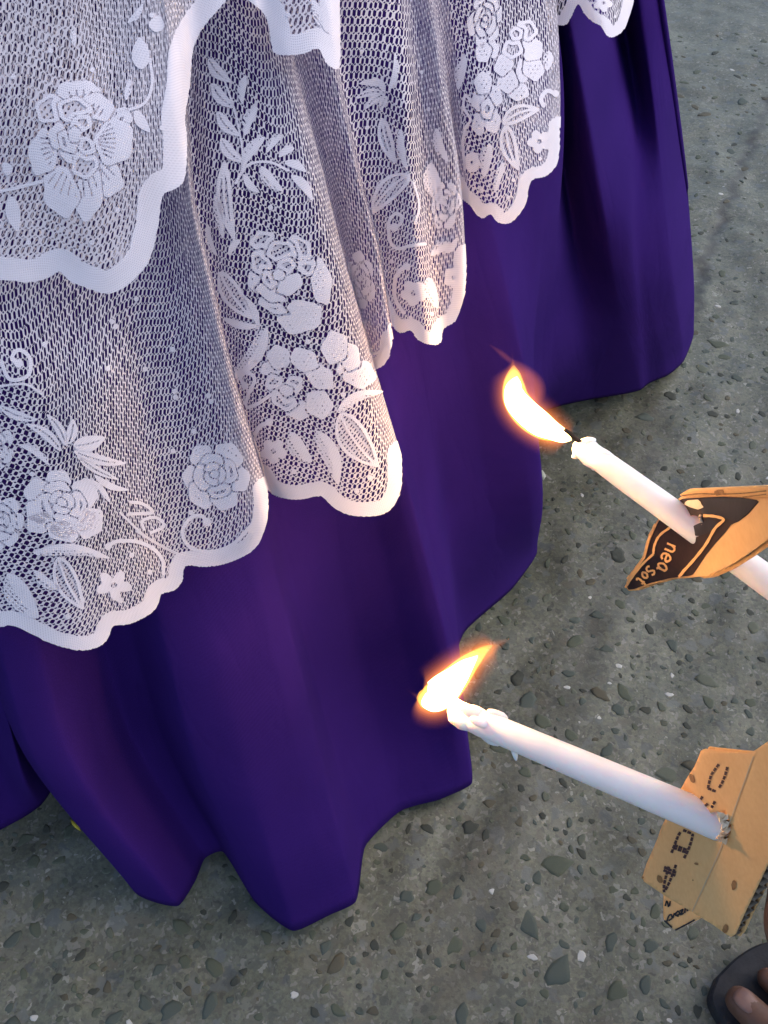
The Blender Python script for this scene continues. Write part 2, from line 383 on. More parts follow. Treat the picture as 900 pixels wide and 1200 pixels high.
def iso_mesh(G, Nn, Sd, off, u, V, i0, j0):
    """marching squares of Sd > 0 over grid G[u, t]; gives verts, faces, uv"""
    nu, nv = Sd.shape; ins = Sd > 0
    Pn = G + Nn * off
    vid = np.full(Sd.shape, -1); keep = ins.copy()
    vid[keep] = np.arange(keep.sum()); verts = [*Pn[keep]]; uv = [*np.stack([np.broadcast_to(u[:, None], V.shape)[keep], V[keep]], -1)]
    c = ins[:-1, :-1].astype(int) + ins[1:, :-1] + ins[1:, 1:] + ins[:-1, 1:]
    full = np.argwhere(c == 4); faces = [(vid[i, j], vid[i + 1, j], vid[i + 1, j + 1], vid[i, j + 1]) for i, j in full]
    cut = {}
    def edge(a, b):
        k = (a, b) if a < b else (b, a)
        if k in cut: return cut[k]
        sa, sb = Sd[a], Sd[b]; s = min(max(sa / (sa - sb), 0.02), 0.98)
        cut[k] = len(verts); verts.append(Pn[a] * (1 - s) + Pn[b] * s)
        uv.append(np.array([u[a[0]] * (1 - s) + u[b[0]] * s, V[a] * (1 - s) + V[b] * s])); return cut[k]
    for i, j in np.argwhere((c > 0) & (c < 4)):
        ring = [(i, j), (i + 1, j), (i + 1, j + 1), (i, j + 1)]; poly = []
        for q in range(4):
            a, b = ring[q], ring[(q + 1) % 4]
            if ins[a]: poly.append(vid[a])
            if ins[a] != ins[b]: poly.append(edge(a, b))
        if len(poly) >= 3: faces.append(tuple(poly))
    return verts, faces, uv

def build_lace(name, cols, lobes, motifs, ztop, tmin, table, gap, ustep, nt_, cell, label, part_group):
    tl = np.linspace(tmin, 1, nt_)
    G, cp, u, V = drape(cols, ztop, tl, None, u_step=ustep)
    # soft puckers
    nz = np.zeros(G.shape[:2]); r_ = np.random.default_rng(3)
    for q in range(18):
        fu, fv, ph = r_.uniform(15, 90), r_.uniform(2, 12), r_.uniform(0, 6.28)
        nz += np.sin(u[:, None] * fu + V * fv * r_.choice([-1, 1]) + ph) * 0.0007 * (20 / (fu * .5 + 10))
    rad = G[..., :2] - np.array([CX, CY]); rad /= np.linalg.norm(rad, axis=2, keepdims=True)
    G[..., :2] += rad * nz[..., None]
    G = push_out(G, table, gap)
    du = np.gradient(G, axis=0); dv = np.gradient(G, axis=1); Nn = np.cross(du, dv); Nn /= np.maximum(np.linalg.norm(Nn, axis=2, keepdims=True), 1e-9)
    PX, PY, D = project(G)
    CP = np.broadcast_to(cp[:, None], PX.shape)
    # net zone and hem band
    edge = np.full(PX.shape, -50.0); band = np.zeros(PX.shape)
    vpx = V * F / np.maximum(D, .3)
    edge = np.where(True, vpx, edge); bw = np.full(PX.shape, 20.0)
    for lo, hi, poly, width in lobes:
        m = (CP >= lo) & (CP < hi); x, y = PX[m], PY[m]
        C = curve(np.array(poly, float), 3); d = sd_poly(x, y, C)
        far = np.vstack([C, [C[-1][0] + 60, C[-1][1] - 40], [C[-1][0] + 260, -1500], [C[0][0] - 520, -1500], [C[0][0] - 90, C[0][1] - 40]])
        edge[m] = np.where(inside(x, y, far), d, -d) + .45 * np.sin(x * 2.1 + y * .7) + .35 * np.sin(y * 2.6 - x * .9); bw[m] = width
    net = empty  # placeholder
    root_verts = []; root_uv = []; rf = []
    # hexagonal net laid out in metres on the cloth
    cw, rh = cell
    Ltop = V[:, -1]; vmax = Ltop.max(); i0 = int(np.argmin(np.abs(tl)))
    us = np.arange(u[0] + cw, u[-1] - cw, cw); vs = np.arange(V.min() + rh, vmax, rh)
    cu, cv = np.meshgrid(us, vs, indexing='ij'); cu = cu + (np.arange(len(vs)) % 2)[None] * cw / 2
    cu = cu.ravel(); cv = cv.ravel()
    def to_idx(uu, vv):
        fi = np.clip(uu / u[-1] * (len(u) - 1), 0, len(u) - 1.001); i = fi.astype(int)
        L = Ltop[i]; t = vv / L; fj = (t - tl[0]) / (tl[-1] - tl[0]) * (nt_ - 1); return fi, fj
    def samp(Aa, fi, fj):
        i = fi.astype(int); j = np.clip(fj, 0, nt_ - 1.001); jj = j.astype(int); a = fi - i; b = j - jj
        if Aa.ndim == 3: a = a[..., None]; b = b[..., None]
        return (Aa[i, jj] * (1 - a) + Aa[i + 1, jj] * a) * (1 - b) + (Aa[i, jj + 1] * (1 - a) + Aa[i + 1, jj + 1] * a) * b
    fi, fj = to_idx(cu, cv); ok = (fj > 1) & (fj < nt_ - 2)
    cx, cy = samp(PX, np.clip(fi, 0, len(u) - 1.01), fj), samp(PY, np.clip(fi, 0, len(u) - 1.01), fj)
    ed = samp(edge, fi, fj); wd = samp(bw, fi, fj); ok &= (ed > wd * 0.55) & (cx > -700) & (cx < 1010) & (cy > -900)
    cu, cv, cx, cy, ed = cu[ok], cv[ok], cx[ok], cy[ok], ed[ok]
    ccp = np.interp(cu, u, cp)
    hole = np.full(len(cu), 0.72); tall = np.full(len(cu), 1.0)
    near = np.clip((ed - 20) / 130, 0, 1); hole = hole * (0.86 + 0.14 * near)
    for kind, lo, hi, (f, bb) in motifs:
        m = (ccp >= lo) & (ccp < hi) & (cx > bb[0]) & (cx < bb[2]) & (cy > bb[1]) & (cy < bb[3])
        if kind in ('lace_flower', 'lace_leaf') and m.any():
            fl = f(cx[m], cy[m])[1]; hole[m] = np.where(fl > 2, 0.40, hole[m])
    hole = np.clip(hole * rng.uniform(0.8, 1.1, len(hole)), 0.2, 0.85)
    # ring of six quads per cell
    ang = np.array([90, 150, 210, 270, 330, 30]) * math.pi / 180
    ox = np.array([0, -.5, -.5, 0, .5, .5]) * cw; oy = np.array([2 / 3, 1 / 3, -1 / 3, -2 / 3, -1 / 3, 1 / 3]) * rh
    skew = 0.27
    uo = cu[:, None] + ox + oy * skew; vo = cv[:, None] + oy
    jit = rng.normal(0, 0.05, (2, len(cu), 1))
    ui = cu[:, None] + (ox * hole[:, None] * 0.86 + jit[0] * cw * 1.2) + oy * skew; vi = cv[:, None] + oy * np.minimum(hole[:, None] * 1.18, .92) + jit[1] * rh
    uu = np.concatenate([uo, ui], 1).ravel(); vv = np.concatenate([vo, vi], 1).ravel()
    fi, fj = to_idx(np.clip(uu, u[0], u[-1] - 1e-5), vv); XYZ = samp(G, np.clip(fi, 0, len(u) - 1.01), fj)
    b0 = np.arange(len(cu)) * 12; fs = []
    for q in range(6):
        r2 = (q + 1) % 6; fs.append(np.stack([b0 + q, b0 + r2, b0 + 6 + r2, b0 + 6 + q], 1))
    fs = np.stack(fs, 1).reshape(-1, 4)
    o = mesh_obj(name, XYZ, fs, M_NET, uv=np.stack([uu, vv], -1)); o['kind'] = 'stuff'
    if label: o['label'] = label
    attach(o, skirt); made = [o]
    def child(nm, verts, faces, uv):
        c = mesh_obj(nm, verts, faces, M_LACE, uv=uv); c.parent = o; return c
    # hem band, one piece per scalloped lobe
    for lo, hi, poly, width in lobes:
        ii = np.where((cp >= lo) & (cp < hi))[0]
        if len(ii) < 2: continue
        a, b = ii[0], ii[-1] + 1; jm = int((0.22 - tmin) / (1 - tmin) * nt_) if width < 26 else int((0.5 - tmin) / (1 - tmin) * nt_)
        vis = (PX[a:b, :jm] > -700) & (PY[a:b, :jm] > -500)
        sd_ = np.minimum(edge[a:b, :jm], width - edge[a:b, :jm] + 1.2 * np.sin(PX[a:b, :jm] * .9) * 0.3)
        sd_ = np.where(vis, sd_, np.minimum(sd_, -1))
        v_, f_, u_ = iso_mesh(G[a:b, :jm], Nn[a:b, :jm], sd_, 0.0004, u[a:b], V[a:b, :jm], 0, 0)
        if f_: child('scalloped_border', v_, f_, u_)
    for kind, lo, hi, (f, bb) in motifs:
        m = (CP >= lo) & (CP < hi) & (PX > bb[0]) & (PX < bb[2]) & (PY > bb[1]) & (PY < bb[3])
        if not m.any(): continue
        I = np.where(m.any(1))[0]; J = np.where(m.any(0))[0]; a, b, c, d = max(I[0] - 1, 0), I[-1] + 2, max(J[0] - 1, 0), J[-1] + 2
        sub = (slice(a, b), slice(c, d)); s_, _ = f(PX[sub], PY[sub]); s_ = np.where(m[sub], s_, -1.0); s_ = np.minimum(s_, edge[sub] - 2)
        v_, f_, u_ = iso_mesh(G[sub], Nn[sub], s_, 0.0007, u[a:b], V[sub], 0, 0)
        if f_: child(kind, v_, f_, u_)
    return G

def lc(hem, *mid, top=0.0, dth=0.0, ztop=0.84):
    c = [cone_hit(*hem)] + [cone_hit(*m) for m in mid]; c.sort(key=lambda q: q[1])
    dz = c[-1][1] - c[0][1]; sl = (c[-1][0] - c[0][0]) / dz if dz > .05 else 0
    zt = c[-1][1]
    c.append((c[-1][0] + np.clip(sl, -1, 1) * 0.3 * (ztop - zt) + R(dth), ztop + 0.03, top)); return c
low_cols = [
    lc((-330, 700, .03), (-360, 300, .02)), lc((-240, 735, .045), (-290, 350, .02)), lc((-160, 690, .02), (-220, 350, .01)),   # 0-2
    lc((-80, 715, .035), (-110, 400, .022)), lc((0, 745, .045), (-30, 440, .036), (-70, 100, .01)),                             # 3-4
    lc((90, 766, .055), (45, 460, .044), (0, 330, .02), (-10, 60, .01)), lc((160, 722, .045), (118, 470, .042), (90, 350, .016), (60, 60, .005)),  # 5-6
    lc((205, 680, .03), (165, 450, .022), (125, 100, .0)), lc((255, 668, .034), (210, 450, .026), (190, 250, .022), (165, 60, .008)),  # 7-8
    lc((298, 642, .048), (248, 420, .04), (217, 250, .034), (198, 60, .012)), lc((314, 590, .045), (262, 400, .042), (228, 250, .036), (208, 60, .012)),  # 9-10
    lc((312, 560, .010), (266, 400, .018), (233, 250, .020), (214, 60, .0)),                                                   # 11 valley
    lc((335, 583, .030), (288, 400, .030), (254, 230, .028), (232, 60, .008)), lc((376, 592, .044), (325, 400, .040), (290, 230, .034), (262, 60, .016)),  # 12-13
    lc((428, 608, .056), (372, 400, .048), (335, 230, .040), (300, 60, .02)), lc((466, 588, .056), (408, 380, .05), (365, 215, .042), (325, 60, .02)),   # 14-15
    lc((471, 545, .045), (424, 390, .042), (383, 230, .036), (338, 60, .016)),                                                 # 16 silhouette
    lc((452, 480, .005), (418, 350, .004), (384, 220, .006), (345, 60, .0)),                                                   # 17 valley
    lc((440, 436, .012), (414, 300, .010), (390, 180, .012), (362, 60, .004)), lc((458, 410, .034), (440, 290, .030), (417, 200, .028), (392, 80, .016)),   # 18-19
    lc((461, 380, .014), (446, 290, .012), (424, 200, .014), (400, 80, .006)),                                                 # 20 valley
    lc((482, 390, .030), (464, 260, .028), (440, 100, .016)), lc((506, 402, .044), (494, 300, .042), (479, 140, .034), (468, 20, .018)),                 # 21-22
    lc((522, 395, .036), (511, 300, .03), (496, 140, .02), (484, 20, .008)), lc((546, 330, .042), (536, 200, .036), (518, 110, .03), (506, 20, .016)),    # 23-24
    lc((540, 275, .012), (531, 180, .010), (524, 90, .008)), lc((550, 236, .022), (540, 140, .018), (530, 40, .01)),             # 25-26
    lc((583, 258, .040), (568, 130, .032), (556, 30, .018)), lc((625, 222, .048), (612, 110, .04), (602, 20, .024)), lc((654, 176, .044), (652, 90, .038), (648, 10, .022)),   # 27-29
    lc((654, 130, .02), (653, 60, .012)), lc((645, 70, -.01), (643, 10, -.012)),                                                # 30-31
    lc((655, 32, .0), (650, -40, -.004)), lc((680, 18, .015), (668, -60, .01)), lc((716, 42, .034), (702, -40, .024)), lc((742, -5, .026), (728, -80, .016)),   # 32-35
    lc((742, -60, .005), (730, -120, .0)), lc((735, -110, .0), (725, -160, .0)),                                                # 36-37
]
low_lobes = [
    (0, 10.55, [(-330, 720), (-250, 750), (-170, 715), (-90, 728), (-50, 750), (0, 735), (17, 733), (40, 744), (66, 756), (95, 762), (117, 757), (128, 745), (133, 733), (152, 731), (176, 719), (186, 706), (189, 696), (205, 691), (214, 679), (217, 663), (240, 664), (262, 661), (285, 652), (300, 641), (310, 622), (314, 596), (313, 575)], 17),
    (10.55, 16.6, [(305, 560), (314, 575), (330, 583), (352, 585), (376, 581), (388, 592), (405, 602), (428, 605), (450, 602), (463, 590), (470, 570), (470, 533)], 17),
    (16.6, 19.6, [(430, 440), (440, 433), (450, 428), (457, 416), (459, 398)], 13),
    (19.6, 24.6, [(440, 350), (450, 368), (458, 381), (470, 390), (482, 387), (490, 398), (506, 404), (516, 401), (520, 385), (533, 377), (541, 360), (545, 338), (546, 300)], 14),
    (24.6, 31.4, [(532, 215), (540, 231), (551, 240), (558, 250), (566, 256), (575, 251), (583, 260), (595, 262), (606, 254), (616, 238), (622, 212), (638, 207), (650, 196), (655, 176), (655, 150)], 13.5),
    (31.4, 40, [(640, 30), (652, 29), (665, 28), (677, 5), (684, 15), (694, 25), (704, 31), (710, 41), (717, 44), (729, 37), (736, 22), (742, 0), (745, -40)], 12),
]
FL, LF, SC, DT = 'lace_flower', 'lace_leaf', 'lace_scroll', 'lace_dot'
A1, A2, A3, A4, A5, A6 = (0, 10.55), (10.55, 16.6), (16.6, 19.6), (19.6, 24.6), (24.6, 31.4), (31.4, 40)
low_motifs = []
def add(lobe, kind, *ms):
    for m in ms: low_motifs.append((kind, lobe[0], lobe[1], m))
# the big lobe in the middle
add(A2, FL, blob_flower([(327, 322, 7, 6, 0, 'solid'), (335, 312, 12, 9, -30, 'rim'), (316, 327, 11, 8, 60, 'rim'), (340, 333, 16, 11, -35, 'solid'), (318, 342, 18, 10, 25, 'solid'),
    (330, 295, 17, 13, 5, 'rim'), (306, 308, 16, 11, 70, 'rim'), (350, 290, 17, 12, 40, 'rim'), (308, 282, 15, 11, -20, 'rim'), (358, 309, 14, 11, 80, 'rim'), (299, 330, 13, 8, 75, 'rim'), (319, 358, 18, 7, 25, 'rim'),
    (376, 330, 12, 27, -8, 'dots'), (352, 371, 26, 19, -15, 'dots')]))
add(A2, FL, blob_flower([(336, 457, 8, 6, 20, 'solid'), (343, 452, 14, 10, -50, 'rim'), (333, 468, 16, 11, 30, 'rim'), (322, 450, 12, 10, 70, 'rim'), (327, 418, 14, 13, 60, 'dots'), (356, 421, 17, 13, 25, 'dots'),
    (375, 441, 18, 13, 40, 'dots'), (374, 473, 17, 15, 60, 'dots'), (350, 480, 16, 11, 10, 'solid'), (318, 432, 12, 9, 0, 'rim')]))
add(A2, FL, blob_flower([(392, 407, 15, 19, 10, 'dots'), (409, 417, 12, 17, -15, 'solid'), (420, 438, 19, 16, 20, 'dots'), (405, 432, 11, 9, 0, 'rim')]))
add(A2, LF, leaf((398, 484), (443, 547), 36, .06, 'rim'), leaf((394, 484), (449, 459), 13, -.12, 'half'), leaf((340, 506), (366, 541), 20, .1, 'half'), leaf((371, 504), (397, 568), 22, -.06, 'half'),
    leaf((258, 318), (297, 374), 24, .05, 'rim'), leaf((313, 382), (270, 446), 20, -.08, 'half'), leaf((262, 372), (308, 381), 9, .1, 'solid'), leaf((283, 345), (304, 388), 9, -.1, 'solid'))
add(A2, SC, stroke([(288, 452), (283, 442), (291, 436), (299, 444), (292, 462), (289, 476), (300, 474), (318, 462)], 4.2, 4), stroke([(316, 494), (305, 500), (298, 516), (300, 532), (308, 546)], 5, 4.5))
add(A2, FL, daisy((321, 528), 15, .95, .3)); add(A2, DT, *[dot(c) for c in ((345, 552), (433, 559), (418, 575), (402, 462), (361, 400), (317, 243), (300, 423))])
for q, (x, y) in enumerate(((257, 82), (261, 112), (267, 145), (271, 176))): add(A2, LF, leaf((x - 12, y - 14), (x + 15, y + 15), 14, .1, 'vein'))
add(A2, LF, leaf((287, 88), (284, 122), 11, .08, 'half'), leaf((301, 124), (287, 160), 13, .1, 'half'), leaf((310, 160), (283, 198), 14, .1, 'half'), leaf((263, 190), (276, 284), 18, .06, 'rim'),
    leaf((252, 228), (262, 280), 10, 0, 'half'), leaf((345, 173), (326, 185), 9, .1, 'solid'), leaf((333, 190), (359, 202), 10, -.1, 'solid'), leaf((341, 205), (366, 236), 11, -.1, 'solid'),
    leaf((305, 195), (332, 224), 15, .1, 'half'), leaf((286, 205), (305, 226), 9, .1, 'solid'), leaf((330, 158), (312, 180), 10, .1, 'half'), leaf((243, 262), (256, 300), 9, .1, 'half'), leaf((282, 280), (268, 300), 8, .1, 'solid'))
add(A2, SC, stroke([(276, 215), (290, 194), (315, 190), (338, 200)], 3.2), stroke([(262, 90), (275, 130), (284, 175), (283, 205)], 2.4))
# left lobe
add(A1, FL, rose((253, 557), 40, 43, -.5, 11), rose((72, 590), 46, 42, .4, 23), rose((2, 612), 28, 34, .2, 5), rose((-4, 525), 22, 28, .2, 6), daisy((133, 685), 21, .72, .2))
add(A1, FL, blob_flower([(105, 612, 15, 19, 30, 'dots'), (75, 622, 20, 12, 10, 'dots'), (47, 612, 16, 12, -20, 'dots')]))
add(A1, LF, leaf((38, 648), (130, 654), 14, -.08, 'half'), leaf((68, 652), (98, 714), 28, .05, 'rim'), leaf((8, 672), (46, 724), 30, .06, 'half'), leaf((40, 668), (72, 690), 13, .1, 'half'), leaf((-30, 690), (4, 718), 14, .1, 'half'),
    leaf((86, 528), (148, 543), 12, .05, 'vein'), leaf((86, 522), (123, 512), 19, .06, 'vein'), leaf((90, 534), (140, 562), 9, .05, 'vein'), leaf((80, 520), (86, 490), 13, .05, 'vein'), leaf((78, 522), (54, 484), 11, .08, 'vein'),
    leaf((72, 528), (30, 496), 12, .1, 'vein'), leaf((0, 476), (46, 492), 11, .06, 'vein'), leaf((60, 545), (20, 520), 9, .1, 'half'), leaf((110, 556), (152, 574), 8, .1, 'solid'), leaf((96, 560), (130, 590), 9, -.1, 'half'))
add(A1, SC, stroke([(243, 611), (236, 604), (224, 606), (214, 622), (222, 640), (245, 646), (272, 638), (296, 614)], 4.5, 5), stroke([(168, 620), (166, 610), (182, 606), (192, 616), (176, 624)], 3.6),
    stroke([(160, 622), (190, 640), (222, 652), (262, 650), (296, 630)], 3.4), stroke([(150, 602), (178, 600), (166, 590), (152, 588)], 4), stroke([(126, 640), (136, 634), (158, 634), (178, 642), (190, 656), (191, 672)], 4.5, 4),
    stroke([(140, 600), (170, 628), (205, 648)], 2.6), stroke([(22, 426), (14, 420), (22, 410), (35, 420), (33, 440), (12, 444), (2, 424)], 4.6, 5), stroke([(0, 452), (30, 450), (50, 462)], 2.8),
    stroke([(215, 655), (250, 658), (280, 646), (303, 622)], 2.6))
add(A1, DT, *[dot(c) for c in ((154, 650), (175, 670), (140, 703), (80, 722), (131, 377), (135, 383), (203, 409), (205, 458), (206, 465), (245, 463), (248, 470), (203, 528), (126, 432), (52, 404), (170, 432), (228, 505), (160, 350), (224, 600), (38, 555))])
# narrow lobes further round
add(A3, FL, rose((423, 328), 19, 34, -.1, 31)); add(A3, LF, leaf((430, 375), (418, 400), 9, .1, 'half')); add(A3, SC, stroke([(428, 405), (440, 414), (452, 404), (456, 380)], 3))
add(A4, LF, leaf((452, 108), (436, 90), 8, .1, 'solid'), leaf((447, 100), (420, 98), 8, .1, 'solid'), leaf((450, 108), (416, 116), 9, .1, 'vein'), leaf((452, 110), (428, 128), 9, .1, 'vein'), leaf((454, 112), (446, 130), 9, .05, 'vein'),
    leaf((448, 138), (464, 192), 18, .05, 'rim'), leaf((480, 204), (435, 251), 26, .08, 'rim'), leaf((456, 108), (462, 60), 8, .1, 'half'), leaf((470, 150), (478, 200), 10, .08, 'half'),
    leaf((503, 190), (520, 240), 22, .1, 'half'), leaf((530, 285), (503, 300), 13, .1, 'half'), leaf((522, 296), (536, 278), 8, .1, 'solid'), leaf((500, 325), (512, 362), 16, .05, 'half'), leaf((512, 150), (526, 190), 12, .1, 'half'))
add(A4, SC, stroke([(463, 266), (470, 262), (472, 254), (464, 250), (456, 262), (459, 284), (468, 291), (480, 288), (497, 286)], 4, 5), stroke([(478, 312), (468, 318), (463, 334), (465, 352), (474, 366)], 4.5, 4), stroke([(486, 262), (490, 240), (484, 214)], 2.6))
add(A4, FL, daisy((485, 343), 14, 1.1, .4), daisy((532, 325), 12, 1.15, .1), rose((522, 240), 17, 30, .1, 44)); add(A4, DT, *[dot(c, 2.6) for c in ((494, 85), (506, 106), (503, 128), (505, 368), (460, 306), (424, 60), (430, 150), (482, 372))])
add(A5, FL, blob_flower([(604, 40, 8, 8, 0, 'rim'), (616, 36, 13, 12, 30, 'rim'), (600, 58, 12, 11, 0, 'rim'), (622, 58, 14, 13, 60, 'solid'), (590, 76, 10, 14, 30, 'dots'), (594, 96, 12, 13, 0, 'dots'), (624, 80, 12, 15, -20, 'dots'), (606, 108, 13, 10, 0, 'dots'), (612, 84, 8, 14, 0, 'solid')]),
    rose((568, 24), 20, 34, .1, 52), blob_flower([(571, 128, 7, 12, 0, 'rim'), (566, 98, 10, 13, 0, 'dots'), (579, 112, 9, 13, -20, 'dots'), (562, 118, 9, 12, 0, 'solid'), (577, 142, 9, 14, 0, 'dots'), (563, 144, 9, 14, 10, 'dots')]), daisy((631, 166), 14, .95, .5), daisy((554, 190), 9, 1.6, .1), blob_flower([(566, 62, 9, 12, 10, 'dots'), (576, 58, 8, 11, -10, 'solid')]))
add(A5, LF, leaf((588, 145), (632, 128), 20, -.1, 'rim'), leaf((592, 146), (607, 200), 20, .06, 'rim'), leaf((574, 168), (568, 208), 14, .05, 'half'), leaf((590, 190), (580, 226), 9, .05, 'half'), leaf((545, 66), (538, 106), 13, .05, 'half'), leaf((642, 60), (640, 84), 12, 0, 'half'))
add(A5, SC, stroke([(650, 110), (640, 107), (633, 116), (636, 124)], 5, 4), stroke([(552, 118), (546, 112), (544, 126), (552, 140), (546, 150), (543, 170), (546, 196)], 3.2, 3)); add(A5, DT, *[dot(c, 2.4) for c in ((601, 211), (565, 222), (595, 231), (632, 186), (590, 128), (572, 86))])
add(A6, FL, daisy((706, 4), 11, .9, .2)); add(A6, DT, dot((720, 20), 2), dot((705, 24), 2))

TS = outer_table(SG)
LG = build_lace('lower_lace_flounce', low_cols, low_lobes, low_motifs, 0.80, -0.05, TS, 0.004, 0.0009, 560, (0.0027, 0.0040),
                'wider lower tier of white floral lace with a scalloped hem', None)
TL = np.maximum(outer_table(LG), TS)
up_cols = [
    lc((-260, 290, .05), (-300, 60, .03)), lc((-160, 345, .055), (-200, 60, .035)), lc((-80, 300, .04), (-110, 60, .03)), lc((0, 328, .052), (-20, 120, .04)),
    lc((60, 325, .056), (40, 160, .05), (20, 40, .036)), lc((122, 344, .066), (100, 160, .056), (85, 40, .04)), lc((175, 300, .066), (150, 150, .058), (132, 40, .04)),
    lc((217, 208, .064), (200, 120, .058), (186, 20, .044)), lc((222, 140, .052), (212, 60, .046)), lc((232, 60, .036), (224, 0, .03)), lc((262, 0, .034), (255, -60, .03)),
    lc((290, -30, .036), (282, -80, .03)), lc((310, 30, .044), (302, -50, .034)), lc((340, 64, .058), (328, -40, .044)), lc((372, 62, .064), (358, -40, .05)), lc((394, 80, .064), (385, 0, .056), (378, -40, .05)),
    lc((399, 30, .05), (394, -40, .04)), lc((395, -20, .03), (390, -80, .024)), lc((420, -60, .034), (410, -120, .03)),
]
up_lobes = [
    (0, 10.5, [(-260, 300), (-170, 350), (-90, 312), (-40, 338), (0, 328), (33, 331), (56, 326), (70, 318), (80, 328), (93, 334), (123, 344), (140, 340), (153, 331), (167, 317), (177, 300), (186, 262), (190, 230), (204, 222), (214, 214), (218, 195), (218, 157), (216, 137), (222, 100), (224, 70), (228, 52), (240, 30), (263, 3), (275, -20), (280, -60)], 27),
    (10.5, 20, [(290, 0), (312, 20), (318, 50), (323, 63), (340, 65), (357, 63), (373, 57), (379, 70), (386, 78), (397, 79), (398, 40), (398, 0), (396, -40)], 24),
]
low_keep = low_motifs; low_motifs = []
B1, B2 = (0, 10.5), (10.5, 20)
add(B1, FL, blob_flower([(88, 158, 7, 9, 0, 'solid'), (95, 146, 14, 10, -30, 'rim'), (80, 166, 14, 10, 60, 'rim'), (70, 160, 15, 12, 80, 'rim'), (100, 170, 14, 9, 40, 'rim'), (88, 130, 20, 15, 10, 'rim'), (60, 128, 18, 16, -30, 'rim'),
    (114, 126, 20, 15, 20, 'ray'), (52, 178, 17, 27, 10, 'ray'), (134, 166, 22, 27, 10, 'ray'), (100, 192, 15, 17, 20, 'rim'), (72, 224, 20, 30, -15, 'ray'), (104, 228, 16, 30, 8, 'ray'), (126, 210, 18, 20, -30, 'ray'), (92, 108, 26, 13, 0, 'ray'), (84, 178, 12, 13, 0, 'rim'), (142, 138, 13, 12, 0, 'ray')]))
add(B1, LF, leaf((158, 130), (176, 155), 13, .05, 'solid'), leaf((148, 118), (152, 92), 9, .05, 'half'), leaf((166, 82), (164, 44), 21, .0, 'solid'), leaf((182, 38), (186, 18), 19, 0, 'solid'), leaf((150, 28), (168, 4), 9, .1, 'half'),
    leaf((12, 205), (4, 190), 12, .1, 'solid'), leaf((14, 230), (22, 272), 17, .04, 'solid'), leaf((86, 36), (88, 55), 8, .05, 'half'))
add(B1, SC, stroke([(0, 224), (20, 220), (50, 212)], 4), stroke([(176, 70), (178, 100), (168, 122), (140, 132)], 3.4))
add(B1, DT, *[dot(c, 3.2) for c in ((138, 246), (34, 284), (108, 82), (190, 150), (60, 60), (108, 284), (178, 18), (16, 90))])
add(B2, LF, leaf((366, 0), (386, 40), 13, .05, 'half')); add(B2, DT, dot((338, 18), 3))
UG = build_lace('upper_lace_flounce', up_cols, up_lobes, low_motifs, 0.80, -0.10, TL, 0.004, 0.0009, 520, (0.0027, 0.0042),
                'shorter upper tier of lace with a broad plain scalloped band', None)

# ------------------------------------------------------------------ ground: one sheet, fine near the hem, coarse to the horizon
def axis(c, near, step, far):
    a = list(np.arange(c - near, c + near, step)); d = step
    x = a[-1]; hi = []
    while x < far: d *= 1.25; x += d; hi.append(x)
    x = a[0]; d = step; lo = []
    while x > -far: d *= 1.25; x -= d; lo.append(x)
    return np.array(lo[::-1] + a + hi)
gx = axis(0.1, 1.0, 0.006, 60); gy = axis(0.95, 1.25, 0.006, 60)
X, Y = np.meshgrid(gx, gy, indexing='ij')
rg = np.random.default_rng(12); Z = np.zeros_like(X)
for q in range(60):
    f = rg.uniform(4, 160); a = rg.uniform(0, 6.28); Z += np.sin((X * math.cos(a) + Y * math.sin(a)) * f + rg.uniform(0, 6.28)) * 0.0016 / (1 + f * 0.05)
fade = np.clip(1.6 - np.hypot(X - .1, Y - .95) / 1.2, 0, 1); Z = Z * fade
crack_pts = curve([on_z(*p, 0)[:2] for p in ((930, 60), (898, 130), (868, 200), (846, 255), (828, 300), (818, 345), (800, 400))])
cd = np.full(X.shape, 9.0); near = (X > 0.2) & (X < 1.6) & (Y > .7) & (Y < 2.4)
wobx = 0.004 * np.sin(Y * 90) + .003 * np.sin(Y * 210 + 1)
cd[near] = sd_poly((X + wobx)[near], Y[near], crack_pts)
Z -= 0.0022 * np.clip(1 - cd / 0.010, 0, 1) ** 1.2 * (.6 + .4 * np.sin(Y * 37))
